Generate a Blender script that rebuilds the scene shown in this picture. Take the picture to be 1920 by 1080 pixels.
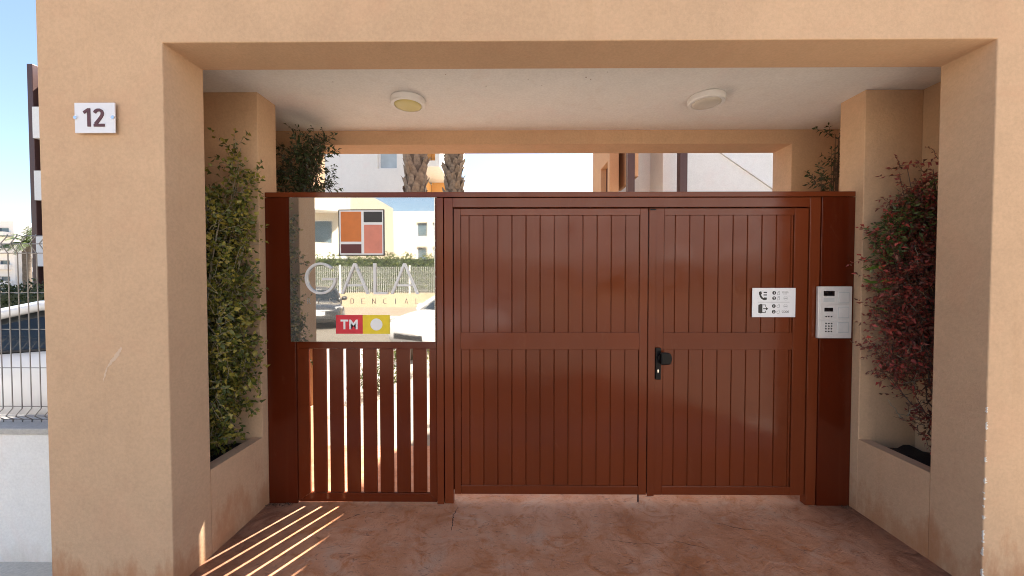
import bpy, bmesh, math, random
import numpy as np
from mathutils import Vector, Matrix

for o in list(bpy.data.objects):
    bpy.data.objects.remove(o)
scene = bpy.context.scene
COL = scene.collection
R = math.radians
random.seed(7)

# ---------------------------------------------------------------- camera
cam_d = bpy.data.cameras.new('camera')
cam_d.sensor_width = 36.0
cam_d.lens = 693.0 / 1920.0 * 36.0
cam_d.clip_start = 0.02
cam_d.clip_end = 2000.0
cam = bpy.data.objects.new('camera', cam_d)
COL.objects.link(cam)
cam.location = (0, 0, 1.57)
cam.rotation_euler = (R(90 - 1.32), 0, R(0.44))
scene.camera = cam

# ---------------------------------------------------------------- sky and sun
SUN_AZ, SUN_EL = R(27.6), R(53.5)
world = bpy.data.worlds.new('World')
scene.world = world
world.use_nodes = True
wn, wl = world.node_tree.nodes, world.node_tree.links
sky = wn.new('ShaderNodeTexSky')
sky.sky_type = 'NISHITA'
sky.sun_disc = False
sky.sun_elevation = SUN_EL
sky.sun_rotation = SUN_AZ
sky.air_density = 1.0
sky.dust_density = 1.0
sky.ozone_density = 1.0
wn['Background'].inputs['Strength'].default_value = 0.062
wl.new(sky.outputs[0], wn['Background'].inputs['Color'])

sun_d = bpy.data.lights.new('sun', 'SUN')
sun_d.energy = 5.0
sun_d.angle = R(0.53)
sun_d.color = (1.0, 0.92, 0.82)
sun = bpy.data.objects.new('sun', sun_d)
COL.objects.link(sun)
sv = Vector((math.cos(SUN_EL) * math.sin(SUN_AZ), math.cos(SUN_EL) * math.cos(SUN_AZ), math.sin(SUN_EL)))
sun.rotation_euler = (-sv).to_track_quat('-Z', 'Y').to_euler()
sun.location = sv * 40

scene.view_settings.view_transform = 'Standard'
scene.view_settings.look = 'None'
scene.view_settings.gamma = 1.0
scene.view_settings.use_curve_mapping = False
scene.view_settings.exposure = 2.2
scene.cycles.filter_width = 1.0
scene.render.resolution_x, scene.render.resolution_y = 1024, 576

# ================================================================ materials
def nm(name):
    m = bpy.data.materials.new(name)
    m.use_nodes = True
    nt = m.node_tree
    return m, nt.nodes, nt.links, nt.nodes['Principled BSDF']

def noise(n, l, scale, detail=4.0, rough=0.55, vec=None, dist=0.0):
    t = n.new('ShaderNodeTexNoise')
    t.inputs['Scale'].default_value = scale
    t.inputs['Detail'].default_value = detail
    t.inputs['Roughness'].default_value = rough
    t.inputs['Distortion'].default_value = dist
    if vec is not None:
        l.new(vec, t.inputs['Vector'])
    return t.outputs['Fac']

def ramp(n, l, fac, stops):
    r = n.new('ShaderNodeValToRGB')
    els = r.color_ramp.elements
    while len(els) < len(stops):
        els.new(0.5)
    for e, (p, c) in zip(els, stops):
        e.position = p
        e.color = (*c, 1) if len(c) == 3 else c
    l.new(fac, r.inputs['Fac'])
    return r.outputs['Color']

def mixc(n, l, fac, a, b, mode='MIX'):
    x = n.new('ShaderNodeMix')
    x.data_type = 'RGBA'
    x.blend_type = mode
    for sock, v in ((x.inputs[0], fac), (x.inputs[6], a), (x.inputs[7], b)):
        if hasattr(v, 'is_linked'):
            l.new(v, sock)
        elif isinstance(v, (int, float)):
            sock.default_value = v
        else:
            sock.default_value = (*v, 1)
    return x.outputs[2]

def math_n(n, l, op, a, b=None, clamp=False):
    x = n.new('ShaderNodeMath')
    x.operation = op
    x.use_clamp = clamp
    for sock, v in zip(x.inputs, (a, b)):
        if v is None:
            continue
        if hasattr(v, 'is_linked'):
            l.new(v, sock)
        else:
            sock.default_value = v
    return x.outputs[0]

def bump(n, l, bsdf, height, strength, dist, prev=None):
    b = n.new('ShaderNodeBump')
    b.inputs['Strength'].default_value = strength
    b.inputs['Distance'].default_value = dist
    l.new(height, b.inputs['Height'])
    if prev is not None:
        l.new(prev, b.inputs['Normal'])
    l.new(b.outputs['Normal'], bsdf.inputs['Normal'])
    return b.outputs['Normal']

def world_pos(n):
    return n.new('ShaderNodeNewGeometry').outputs['Position']

def scaled(n, l, vec, s):
    x = n.new('ShaderNodeMapping')
    x.inputs['Scale'].default_value = s
    l.new(vec, x.inputs['Vector'])
    return x.outputs[0]

def sepz(n, l, vec, i=2):
    s = n.new('ShaderNodeSeparateXYZ')
    l.new(vec, s.inputs[0])
    return s.outputs[i]

def m_stucco(name, base, stain=(0.44, 0.195, 0.085), stain_h=0.42, stain_amt=0.85, relief=0.5, blotch=0.12):
    m, n, l, b = nm(name)
    p = world_pos(n)
    big = noise(n, l, 1.3, 5, 0.6, p, 0.4)
    mid = noise(n, l, 9.0, 6, 0.65, p)
    fine = noise(n, l, 260.0, 3, 0.6, p)
    gr = noise(n, l, 70.0, 4, 0.6, p)
    dk = tuple(c * (1 - blotch * 1.6) for c in base)
    lt = tuple(min(1, c * (1 + blotch * 0.7)) for c in base)
    c = ramp(n, l, big, [(0.3, dk), (0.7, lt)])
    c = mixc(n, l, 0.35, c, ramp(n, l, mid, [(0.35, tuple(v * 0.9 for v in base)), (0.65, tuple(min(1, v * 1.07) for v in base))]))
    c = mixc(n, l, 0.27, c, ramp(n, l, gr, [(0.33, tuple(v * 0.78 for v in base)), (0.67, tuple(min(1, v * 1.16) for v in base))]))
    # vertical run-off streaks of mineral dirt
    st = noise(n, l, 1.0, 6, 0.7, scaled(n, l, p, (7, 7, 0.55)))
    sf = ramp(n, l, st, [(0.58, (0, 0, 0)), (0.78, (1, 1, 1))])
    c = mixc(n, l, math_n(n, l, 'MULTIPLY', sf, 0.28), c, tuple(v * f for v, f in zip(base, (0.72, 0.62, 0.52))))
    sc = noise(n, l, 1.0, 5, 0.75, scaled(n, l, p, (3.2, 3.2, 0.9)), 1.2)
    c = mixc(n, l, math_n(n, l, 'MULTIPLY', ramp(n, l, sc, [(0.60, (0, 0, 0)), (0.74, (1, 1, 1))]), 0.30), c, tuple(min(1, v * f) for v, f in zip(base, (1.12, 1.15, 1.22))))
    pk = noise(n, l, 2.2, 6, 0.7, p, 0.9)
    c = mixc(n, l, math_n(n, l, 'MULTIPLY', ramp(n, l, pk, [(0.52, (0, 0, 0)), (0.70, (1, 1, 1))]), 0.30), c, tuple(min(1, v * f) for v, f in zip(base, (1.0, 0.86, 0.86))))
    # rising damp with a ragged upper outline
    z = sepz(n, l, p)
    wob = noise(n, l, 1.0, 6, 0.7, scaled(n, l, p, (6, 6, 2.0)))
    lvl = math_n(n, l, 'MULTIPLY', math_n(n, l, 'SUBTRACT', wob, 0.32), stain_h * 2.6)
    d = math_n(n, l, 'SUBTRACT', lvl, z)
    df = ramp(n, l, math_n(n, l, 'MULTIPLY', d, 3.2), [(0.0, (0, 0, 0)), (0.45, (0.6, 0.6, 0.6)), (1.0, (1, 1, 1))])
    c = mixc(n, l, math_n(n, l, 'MULTIPLY', df, stain_amt), c, stain)
    l.new(c, b.inputs['Base Color'])
    b.inputs['Roughness'].default_value = 0.88
    b.inputs['Specular IOR Level'].default_value = 0.25
    nb = bump(n, l, b, fine, relief, 0.0016)
    nb = bump(n, l, b, gr, relief * 0.8, 0.0030, nb)
    bump(n, l, b, mid, 0.35, 0.006, nb)
    return m

def m_plain(name, base, rough=0.5, metal=0.0, var=0.08, scale=14, bumpd=0.0, spec=0.5, coat=0.0):
    m, n, l, b = nm(name)
    p = n.new('ShaderNodeTexCoord').outputs['Object']
    f = noise(n, l, scale, 5, 0.6, p)
    c = ramp(n, l, f, [(0.3, tuple(v * (1 - var) for v in base)), (0.7, tuple(min(1, v * (1 + var)) for v in base))])
    l.new(c, b.inputs['Base Color'])
    r = ramp(n, l, noise(n, l, scale * 2.3, 4, 0.6, p), [(0.3, (rough * 0.85,) * 3), (0.7, (min(1, rough * 1.15),) * 3)])
    l.new(r, b.inputs['Roughness'])
    b.inputs['Metallic'].default_value = metal
    b.inputs['Specular IOR Level'].default_value = spec
    b.inputs['Coat Weight'].default_value = coat
    b.inputs['Coat Roughness'].default_value = 0.04
    if bumpd:
        bump(n, l, b, noise(n, l, scale * 6, 4, 0.6, p), 0.5, bumpd)
    return m

def m_brown_paint(name, base=(0.155, 0.0335, 0.0110)):
    m, n, l, b = nm(name)
    p = world_pos(n)
    f = noise(n, l, 1.6, 4, 0.55, scaled(n, l, p, (1.0, 1.0, 0.5)))
    c = ramp(n, l, f, [(0.3, tuple(v * 0.92 for v in base)), (0.7, tuple(v * 1.08 for v in base))])
    dust = noise(n, l, 1.0, 4, 0.6, scaled(n, l, p, (26, 26, 0.9)))
    c = mixc(n, l, math_n(n, l, 'MULTIPLY', ramp(n, l, dust, [(0.55, (0, 0, 0)), (0.85, (1, 1, 1))]), 0.10), c, (0.22, 0.085, 0.04))
    oi = n.new('ShaderNodeObjectInfo').outputs['Random']
    c = mixc(n, l, 1.0, c, ramp(n, l, oi, [(0.0, (0.90, 0.90, 0.90)), (1.0, (1.0, 1.0, 1.0))]), 'MULTIPLY')
    sm = noise(n, l, 1.0, 6, 0.7, scaled(n, l, p, (9, 9, 3)), 1.0)
    c = mixc(n, l, math_n(n, l, 'MULTIPLY', ramp(n, l, sm, [(0.60, (0, 0, 0)), (0.75, (1, 1, 1))]), 0.13), c, (0.25, 0.12, 0.07))
    l.new(c, b.inputs['Base Color'])
    rr = ramp(n, l, noise(n, l, 4.5, 6, 0.7, p, 0.6), [(0.35, (0.10,) * 3), (0.72, (0.26,) * 3)])
    l.new(rr, b.inputs['Roughness'])
    b.inputs['Specular IOR Level'].default_value = 0.28
    nb = bump(n, l, b, noise(n, l, 500, 2, 0.5, p), 0.06, 0.0004)
    bump(n, l, b, noise(n, l, 3.0, 2, 0.5, scaled(n, l, p, (2.5, 1, 0.6))), 0.22, 0.004, nb)
    return m

def m_floor(name):
    m, n, l, b = nm(name)
    p = world_pos(n)
    big = noise(n, l, 1.9, 7, 0.62, p, 1.2)
    c = ramp(n, l, big, [(0.28, (0.36, 0.125, 0.050)), (0.42, (0.58, 0.245, 0.115)), (0.55, (0.68, 0.325, 0.175)), (0.70, (0.60, 0.345, 0.215))])
    md = noise(n, l, 6.5, 9, 0.72, p, 1.4)
    c = mixc(n, l, ramp(n, l, md, [(0.50, (0, 0, 0)), (0.64, (0.85,) * 3)]), c, (0.52, 0.175, 0.055))
    gy = noise(n, l, 4.1, 8, 0.72, scaled(n, l, p, (1.0, 1.9, 1.0)), 0.8)
    c = mixc(n, l, ramp(n, l, gy, [(0.54, (0, 0, 0)), (0.68, (0.6,) * 3)]), c, (0.64, 0.40, 0.27))
    dk = noise(n, l, 17, 9, 0.78, scaled(n, l, p, (0.7, 1.4, 1)), 2.2)
    c = mixc(n, l, ramp(n, l, dk, [(0.56, (0, 0, 0)), (0.65, (0.75,) * 3)]), c, (0.16, 0.060, 0.034))
    pl = noise(n, l, 26, 9, 0.78, scaled(n, l, p, (0.6, 1.4, 1)), 1.4)
    c = mixc(n, l, ramp(n, l, pl, [(0.60, (0, 0, 0)), (0.70, (0.45,) * 3)]), c, (0.70, 0.52, 0.41))
    # grime that has collected in the corners where rain never washes
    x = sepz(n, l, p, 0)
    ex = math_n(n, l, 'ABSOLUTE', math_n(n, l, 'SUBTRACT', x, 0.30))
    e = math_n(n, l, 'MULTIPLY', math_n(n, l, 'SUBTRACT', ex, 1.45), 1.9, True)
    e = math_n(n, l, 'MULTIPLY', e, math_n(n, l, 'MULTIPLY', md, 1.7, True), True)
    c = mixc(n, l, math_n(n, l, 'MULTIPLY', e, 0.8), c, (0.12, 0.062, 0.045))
    l.new(c, b.inputs['Base Color'])
    b.inputs['Specular IOR Level'].default_value = 0.3
    rr = ramp(n, l, md, [(0.3, (0.36,) * 3), (0.7, (0.65,) * 3)])
    l.new(rr, b.inputs['Roughness'])
    # pressed slate relief: stepped ledges plus grain
    v = n.new('ShaderNodeTexVoronoi')
    v.feature = 'DISTANCE_TO_EDGE'
    v.inputs['Scale'].default_value = 2.3
    wv = n.new('ShaderNodeVectorMath')
    wv.operation = 'ADD'
    nt = n.new('ShaderNodeTexNoise')
    nt.inputs['Scale'].default_value = 4
    nt.inputs['Detail'].default_value = 6
    l.new(p, nt.inputs['Vector'])
    wm = n.new('ShaderNodeVectorMath')
    wm.operation = 'SCALE'
    wm.inputs['Scale'].default_value = 0.55
    l.new(nt.outputs['Color'], wm.inputs[0])
    l.new(p, wv.inputs[0])
    l.new(wm.outputs[0], wv.inputs[1])
    l.new(wv.outputs[0], v.inputs['Vector'])
    edge = ramp(n, l, v.outputs['Distance'], [(0.0, (0, 0, 0)), (0.035, (1, 1, 1))])
    nb = bump(n, l, b, edge, 0.35, 0.004)
    nb = bump(n, l, b, md, 0.6, 0.014, nb)
    nb = bump(n, l, b, noise(n, l, 30, 8, 0.75, p, 1.6), 0.8, 0.006, nb)
    bump(n, l, b, noise(n, l, 160, 3, 0.6, p), 0.4, 0.0015, nb)
    return m

def m_ground(name, a, bcol, scale=1.2, rough=0.9, bd=0.004, fine=60):
    m, n, l, b = nm(name)
    p = world_pos(n)
    c = ramp(n, l, noise(n, l, scale, 7, 0.65, p, 0.3), [(0.3, a), (0.7, bcol)])
    sp = noise(n, l, fine, 5, 0.7, p)
    c = mixc(n, l, 0.3, c, ramp(n, l, sp, [(0.35, tuple(v * 0.65 for v in a)), (0.65, tuple(min(1, v * 1.15) for v in bcol))]))
    l.new(c, b.inputs['Base Color'])
    b.inputs['Roughness'].default_value = rough
    bump(n, l, b, sp, 0.6, bd)
    return m

def m_leaf(name, cols, rough=0.42, trans=0.22):
    m, n, l, b = nm(name)
    g = n.new('ShaderNodeNewGeometry')
    stops = [(i / max(1, len(cols) - 1), c) for i, c in enumerate(cols)]
    c = ramp(n, l, g.outputs['Random Per Island'], stops)
    l.new(c, b.inputs['Base Color'])
    b.inputs['Roughness'].default_value = rough
    b.inputs['Specular IOR Level'].default_value = 0.45
    t = n.new('ShaderNodeBsdfTranslucent')
    l.new(c, t.inputs['Color'])
    mx = n.new('ShaderNodeMixShader')
    mx.inputs[0].default_value = trans
    l.new(b.outputs[0], mx.inputs[1])
    l.new(t.outputs[0], mx.inputs[2])
    l.new(mx.outputs[0], n['Material Output'].inputs['Surface'])
    return m

def m_mirror(name):
    m, n, l, b = nm(name)
    p = world_pos(n)
    c = ramp(n, l, noise(n, l, 3.0, 5, 0.65, p, 0.5), [(0.3, (0.60, 0.575, 0.52)), (0.7, (0.66, 0.635, 0.58))])
    l.new(c, b.inputs['Base Color'])
    b.inputs['Metallic'].default_value = 0.90
    r = ramp(n, l, noise(n, l, 7.0, 6, 0.7, p, 0.8), [(0.4, (0.018,) * 3), (0.75, (0.045,) * 3)])
    l.new(r, b.inputs['Roughness'])
    bump(n, l, b, noise(n, l, 2.2, 2, 0.4, p), 0.15, 0.003)
    return m

def m_glass(name, tint=(0.02, 0.025, 0.03), rough=0.04):
    m, n, l, b = nm(name)
    p = n.new('ShaderNodeTexCoord').outputs['Object']
    c = ramp(n, l, noise(n, l, 1.5, 3, 0.5, p), [(0.3, tuple(v * 0.8 for v in tint)), (0.7, tuple(min(1, v * 1.2) for v in tint))])
    l.new(c, b.inputs['Base Color'])
    b.inputs['Roughness'].default_value = rough
    b.inputs['Specular IOR Level'].default_value = 0.6
    b.inputs['Coat Weight'].default_value = 0.15
    return m

OCHRE = (0.615, 0.405, 0.250)
M = {
    'stucco': m_stucco('ochre_stucco', OCHRE),
    'ceiling': m_stucco('white_ceiling_paint', (0.82, 0.80, 0.765), stain_amt=0.0, relief=0.25, blotch=0.05),
    'brown': m_brown_paint('red_brown_gate_paint'),
    'brown_post': m_brown_paint('dark_red_brown_posts', (0.088, 0.0135, 0.0042)),  # wide posts: same recipe as the gate leaves with a darker base
    'brown_slat': m_brown_paint('red_brown_slats', (0.120, 0.0215, 0.0062)),  # slats and their frame: base a little darker than the leaves
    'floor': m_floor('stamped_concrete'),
    'scuff': m_stucco('pale_plaster_scuff', (0.66, 0.49, 0.35), stain_amt=0.0, relief=0.5, blotch=0.08),
    'speck': m_plain('dark_ceiling_speck', (0.30, 0.25, 0.21), 0.9),
    'soil': m_ground('planter_soil', (0.018, 0.013, 0.010), (0.035, 0.025, 0.018), 12, 0.95, 0.02, 50),
    'pavement': m_ground('pavement_concrete', (0.20, 0.165, 0.125), (0.27, 0.225, 0.175), 0.9),
    'asphalt': m_ground('asphalt', (0.13, 0.115, 0.095), (0.18, 0.16, 0.135), 0.7, 0.85, 0.006, 90),
    'kerb_pale': m_ground('pale_footpath_concrete', (0.56, 0.51, 0.43), (0.68, 0.63, 0.55), 1.5),
    'kerb': m_ground('kerb_concrete', (0.42, 0.40, 0.37), (0.52, 0.50, 0.46), 2.0),
    'earth': m_ground('dry_earth', (0.36, 0.28, 0.19), (0.46, 0.37, 0.26), 0.5),
    'court': m_ground('courtyard_concrete', (0.22, 0.145, 0.11), (0.30, 0.21, 0.16), 1.1, 0.8),
    'gravel': m_ground('pale_gravel', (0.24, 0.20, 0.15), (0.34, 0.29, 0.23), 2.5, 0.95, 0.02, 55),
    'lawn': m_ground('lawn_turf', (0.045, 0.075, 0.02), (0.11, 0.12, 0.04), 1.5, 0.95, 0.02, 70),
    'grass': m_leaf('grass_blades', [(0.05, 0.09, 0.02), (0.10, 0.14, 0.03), (0.16, 0.17, 0.06)]),
    'whitewall': m_stucco('white_wall_paint', (0.82, 0.81, 0.78), stain=(0.48, 0.40, 0.30), stain_h=0.18, stain_amt=0.6, relief=0.6, blotch=0.05),
    'white_render': m_stucco('white_building_render', (0.78, 0.77, 0.75), stain_amt=0.0, relief=0.2, blotch=0.04),
    'cream_render': m_stucco('cream_building_render', (0.68, 0.61, 0.50), stain_amt=0.0, relief=0.2, blotch=0.05),
    'orange_render': m_stucco('orange_building_render', (0.66, 0.36, 0.13), stain_amt=0.0, relief=0.2, blotch=0.06),
    'tan_render': m_stucco('tan_building_render', (0.62, 0.36, 0.20), stain_amt=0.0, relief=0.2, blotch=0.06),
    'dark_brown_metal': m_plain('dark_brown_metal', (0.075, 0.030, 0.024), 0.45),
    'galv': m_plain('galvanised_wire', (0.30, 0.29, 0.28), 0.45, 0.6),
    'mirror': m_mirror('polished_sign_steel'),
    'sign_edge': m_plain('sign_edge_steel', (0.62, 0.60, 0.56), 0.25, 0.9),
    'letter': m_plain('brushed_letter_metal', (0.62, 0.62, 0.64), 0.38, 0.3, 0.03),
    'letter_thin': m_plain('engraved_letter_grey', (0.36, 0.33, 0.30), 0.4, 0.4, 0.03),
    'ink_black': m_plain('black_print', (0.018, 0.016, 0.017), 0.35),
    'ink_grey': m_plain('grey_print', (0.33, 0.33, 0.34), 0.45),
    'ink_pale': m_plain('pale_grey_print', (0.52, 0.52, 0.53), 0.45),
    'ink_white': m_plain('white_print', (0.80, 0.80, 0.80), 0.4, var=0.02),
    'logo_orange': m_plain('orange_logo_print', (0.62, 0.17, 0.025), 0.35),
    'logo_salmon': m_plain('salmon_logo_print', (0.66, 0.22, 0.15), 0.35),
    'logo_maroon': m_plain('maroon_logo_print', (0.10, 0.012, 0.016), 0.35),
    'logo_red': m_plain('red_logo_print', (0.62, 0.012, 0.035), 0.35),
    'logo_yellow': m_plain('yellow_logo_print', (0.76, 0.56, 0.01), 0.35),
    'digit': m_plain('maroon_digit_paint', (0.095, 0.022, 0.026), 0.4),
    'plaque': m_plain('white_plaque_acrylic', (0.78, 0.76, 0.77), 0.2, var=0.02, coat=0.4),
    'info_white': m_plain('white_sign_plastic', (0.80, 0.80, 0.81), 0.3, var=0.02),
    'chrome': m_plain('polished_steel', (0.75, 0.74, 0.72), 0.15, 1.0, 0.03),
    'alu': m_plain('brushed_aluminium', (0.76, 0.73, 0.70), 0.38, 0.25, 0.05, 30),
    'alu_pad': m_plain('satin_aluminium_button', (0.60, 0.61, 0.60), 0.45, 0.25, 0.04, 30),
    'screen': m_glass('dark_display', (0.012, 0.010, 0.010)),
    'black_plastic': m_plain('black_handle_plastic', (0.0035, 0.0035, 0.0042), 0.38, spec=0.22),
    'lamp_white': m_plain('white_lamp_plastic', (0.78, 0.76, 0.73), 0.35, var=0.03),
    'diff_yellow': m_plain('yellowed_diffuser', (0.62, 0.54, 0.22), 0.4, var=0.05),
    'diff_white': m_plain('frosted_diffuser', (0.62, 0.57, 0.49), 0.4, var=0.04),
    'chip': m_plain('bare_white_plaster', (0.78, 0.75, 0.68), 0.9, var=0.08, bumpd=0.003),
    'crack': m_plain('dark_crack', (0.05, 0.03, 0.024), 0.95),
    'stem_pale': m_plain('pale_twig', (0.30, 0.25, 0.17), 0.8, var=0.2),
    'stem_brown': m_plain('brown_twig', (0.10, 0.06, 0.04), 0.8, var=0.2),
    'bark': m_plain('palm_bark', (0.15, 0.115, 0.085), 0.9, var=0.3, scale=9, bumpd=0.01),
    'leaf_base': m_plain('palm_leaf_base', (0.24, 0.19, 0.145), 0.9, var=0.35, scale=16, bumpd=0.008),
    'leaf_green': m_leaf('yellow_green_leaves', [(0.055, 0.070, 0.012), (0.11, 0.125, 0.020), (0.23, 0.205, 0.030), (0.42, 0.33, 0.070)]),
    'leaf_dark': m_leaf('dark_green_leaves', [(0.020, 0.035, 0.012), (0.035, 0.055, 0.018), (0.06, 0.08, 0.03)]),
    'leaf_mid': m_leaf('mid_green_leaves', [(0.05, 0.08, 0.02), (0.09, 0.12, 0.03), (0.16, 0.17, 0.05)]),
    'leaf_bright': m_leaf('fresh_green_leaves', [(0.07, 0.15, 0.015), (0.13, 0.22, 0.03)]),
    'leaf_red': m_leaf('dry_red_leaves', [(0.12, 0.026, 0.020), (0.25, 0.040, 0.028), (0.38, 0.055, 0.040), (0.22, 0.075, 0.045), (0.10, 0.05, 0.025)], 0.55, 0.12),
    'leaf_litter': m_leaf('dry_litter', [(0.05, 0.03, 0.02), (0.12, 0.07, 0.04)], 0.8, 0.0),
    'frond': m_leaf('palm_frond', [(0.05, 0.09, 0.02), (0.10, 0.13, 0.04)]),
    'car_white': m_plain('white_car_paint', (0.78, 0.78, 0.79), 0.22, var=0.01, coat=0.8),
    'car_dark': m_plain('dark_car_paint', (0.03, 0.032, 0.036), 0.22, var=0.02, coat=0.8),
    'car_glass': m_glass('car_glass', (0.016, 0.020, 0.022)),
    'tyre': m_plain('tyre_rubber', (0.02, 0.02, 0.02), 0.85),
    'trim': m_plain('black_trim', (0.02, 0.02, 0.021), 0.55),
    'tail_red': m_plain('red_tail_lens', (0.35, 0.01, 0.01), 0.15, coat=0.5),
    'head_lens': m_plain('headlight_lens', (0.55, 0.57, 0.6), 0.1, 0.4, coat=0.5),
    'pane': m_glass('window_pane', (0.09, 0.13, 0.16), 0.05),
    'pane_pale': m_glass('pale_window_pane', (0.42, 0.47, 0.49), 0.12),
}

# ================================================================ mesh helpers
class MB:
    def __init__(s):
        s.v, s.f = [], []
    def quad(s, a, b, c, d):
        i = len(s.v); s.v += [a, b, c, d]; s.f.append((i, i + 1, i + 2, i + 3)); return s
    def poly(s, pts):
        i = len(s.v); s.v += list(pts); s.f.append(tuple(range(i, i + len(pts)))); return s
    def box(s, x0, x1, y0, y1, z0, z1):
        i = len(s.v)
        s.v += [(x0, y0, z0), (x1, y0, z0), (x1, y1, z0), (x0, y1, z0), (x0, y0, z1), (x1, y0, z1), (x1, y1, z1), (x0, y1, z1)]
        s.f += [tuple(i + k for k in q) for q in ((0, 3, 2, 1), (4, 5, 6, 7), (0, 1, 5, 4), (1, 2, 6, 5), (2, 3, 7, 6), (3, 0, 4, 7))]
        return s
    def prism_y(s, pts, y0, y1):
        """outline of (x, z) points, counter-clockwise seen from -y, extruded along y"""
        n = len(pts); i = len(s.v)
        s.v += [(x, y0, z) for x, z in pts] + [(x, y1, z) for x, z in pts]
        s.f.append(tuple(range(i, i + n)))
        s.f.append(tuple(range(i + 2 * n - 1, i + n - 1, -1)))
        for k in range(n):
            j = (k + 1) % n
            s.f.append((i + j, i + k, i + n + k, i + n + j))
        return s
    def prism_z(s, pts, z0, z1):
        n = len(pts); i = len(s.v)
        s.v += [(x, y, z0) for x, y in pts] + [(x, y, z1) for x, y in pts]
        s.f.append(tuple(range(i + n - 1, i - 1, -1)))
        s.f.append(tuple(range(i + n, i + 2 * n)))
        for k in range(n):
            j = (k + 1) % n
            s.f.append((i + k, i + j, i + n + j, i + n + k))
        return s
    def tube(s, pts, rad, n=6, cap=True):
        pts = [Vector(p) for p in pts]
        rs = rad if isinstance(rad, (list, tuple)) else [rad] * len(pts)
        base = len(s.v)
        prev = None
        for k, p in enumerate(pts):
            t = (pts[min(k + 1, len(pts) - 1)] - pts[max(k - 1, 0)])
            t = t.normalized() if t.length > 1e-9 else Vector((0, 0, 1))
            if prev is None:
                a = t.orthogonal().normalized()
            else:
                a = (prev - t * prev.dot(t))
                a = a.normalized() if a.length > 1e-6 else t.orthogonal().normalized()
            prev = a
            b = t.cross(a)
            for j in range(n):
                an = 2 * math.pi * j / n
                q = p + (a * math.cos(an) + b * math.sin(an)) * rs[k]
                s.v.append((q.x, q.y, q.z))
        for k in range(len(pts) - 1):
            for j in range(n):
                j2 = (j + 1) % n
                s.f.append((base + k * n + j, base + k * n + j2, base + (k + 1) * n + j2, base + (k + 1) * n + j))
        if cap:
            s.f.append(tuple(base + j for j in range(n - 1, -1, -1)))
            e = base + (len(pts) - 1) * n
            s.f.append(tuple(e + j for j in range(n)))
        return s
    def lathe(s, prof, c, axis='z', n=32, flip=1):
        """profile of (radius, height) pairs turned about an axis through c"""
        base = len(s.v)
        for r, h in prof:
            for j in range(n):
                an = 2 * math.pi * j / n
                u, w = r * math.cos(an), r * math.sin(an)
                h2 = h * flip
                if axis == 'z': s.v.append((c[0] + u, c[1] + w, c[2] + h2))
                elif axis == 'y': s.v.append((c[0] + u, c[1] + h2, c[2] + w))
                else: s.v.append((c[0] + h2, c[1] + u, c[2] + w))
        for k in range(len(prof) - 1):
            for j in range(n):
                j2 = (j + 1) % n
                s.f.append((base + k * n + j, base + k * n + j2, base + (k + 1) * n + j2, base + (k + 1) * n + j))
        s.f.append(tuple(base + j for j in range(n - 1, -1, -1)))
        e = base + (len(prof) - 1) * n
        s.f.append(tuple(e + j for j in range(n)))
        return s
    def add(s, verts, faces):
        i = len(s.v); s.v += list(verts); s.f += [tuple(i + k for k in f) for f in faces]; return s
    def mesh(s, name, origin=(0, 0, 0), smooth=False, recalc=True):
        me = bpy.data.meshes.new(name)
        o = origin
        me.from_pydata([(x - o[0], y - o[1], z - o[2]) for x, y, z in s.v], [], s.f)
        if recalc and len(s.f) < 20000:
            bm = bmesh.new(); bm.from_mesh(me)
            bmesh.ops.recalc_face_normals(bm, faces=bm.faces)
            bm.to_mesh(me); bm.free()
        if smooth:
            me.polygons.foreach_set('use_smooth', [True] * len(me.polygons))
        me.update()
        return me

ORG = {}
def tag(o, label=None, cat=None, group=None, kind=None):
    if label: o['label'] = label
    if cat: o['category'] = cat
    if group: o['group'] = group
    if kind: o['kind'] = kind
    return o
def thing(name, loc, label, cat, group=None):
    o = bpy.data.objects.new(name, None)
    o.empty_display_size = 0.1
    COL.objects.link(o)
    o.location = loc
    ORG[o.name] = Vector(loc)
    return tag(o, label, cat, group)
def link_mesh(name, me, mat=None, parent=None, loc=(0, 0, 0)):
    o = bpy.data.objects.new(name, me)
    COL.objects.link(o)
    if mat is not None and not me.materials:
        me.materials.append(mat)
    o.location = loc
    if parent is not None:
        o.parent = parent
        ORG[o.name] = ORG.get(parent.name, Vector((0, 0, 0))) + Vector(loc)
    else:
        ORG[o.name] = Vector(loc)
    return o
def build(mb, name, mat, parent=None, smooth=False, bevel=0.0, seg=2, origin=None, recalc=True):
    """mesh given in world coordinates; under a parent it is stored relative to it"""
    if parent is not None:
        org = ORG[parent.name]; loc = (0, 0, 0)
    else:
        org = Vector(origin) if origin is not None else Vector((0, 0, 0)); loc = tuple(org)
    o = link_mesh(name, mb.mesh(name, org, smooth, recalc), mat, parent, loc)
    if bevel:
        md = o.modifiers.new('bevel', 'BEVEL'); md.width = bevel; md.segments = seg
        md.limit_method = 'ANGLE'; md.angle_limit = R(40)
    if smooth == 'auto':
        pass
    return o
def copy_tree(o, parent=None):
    c = o.copy(); COL.objects.link(c); c.parent = parent
    ORG[c.name] = ORG[o.name].copy()
    for ch in list(o.children):
        copy_tree(ch, c)
    return c
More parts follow.
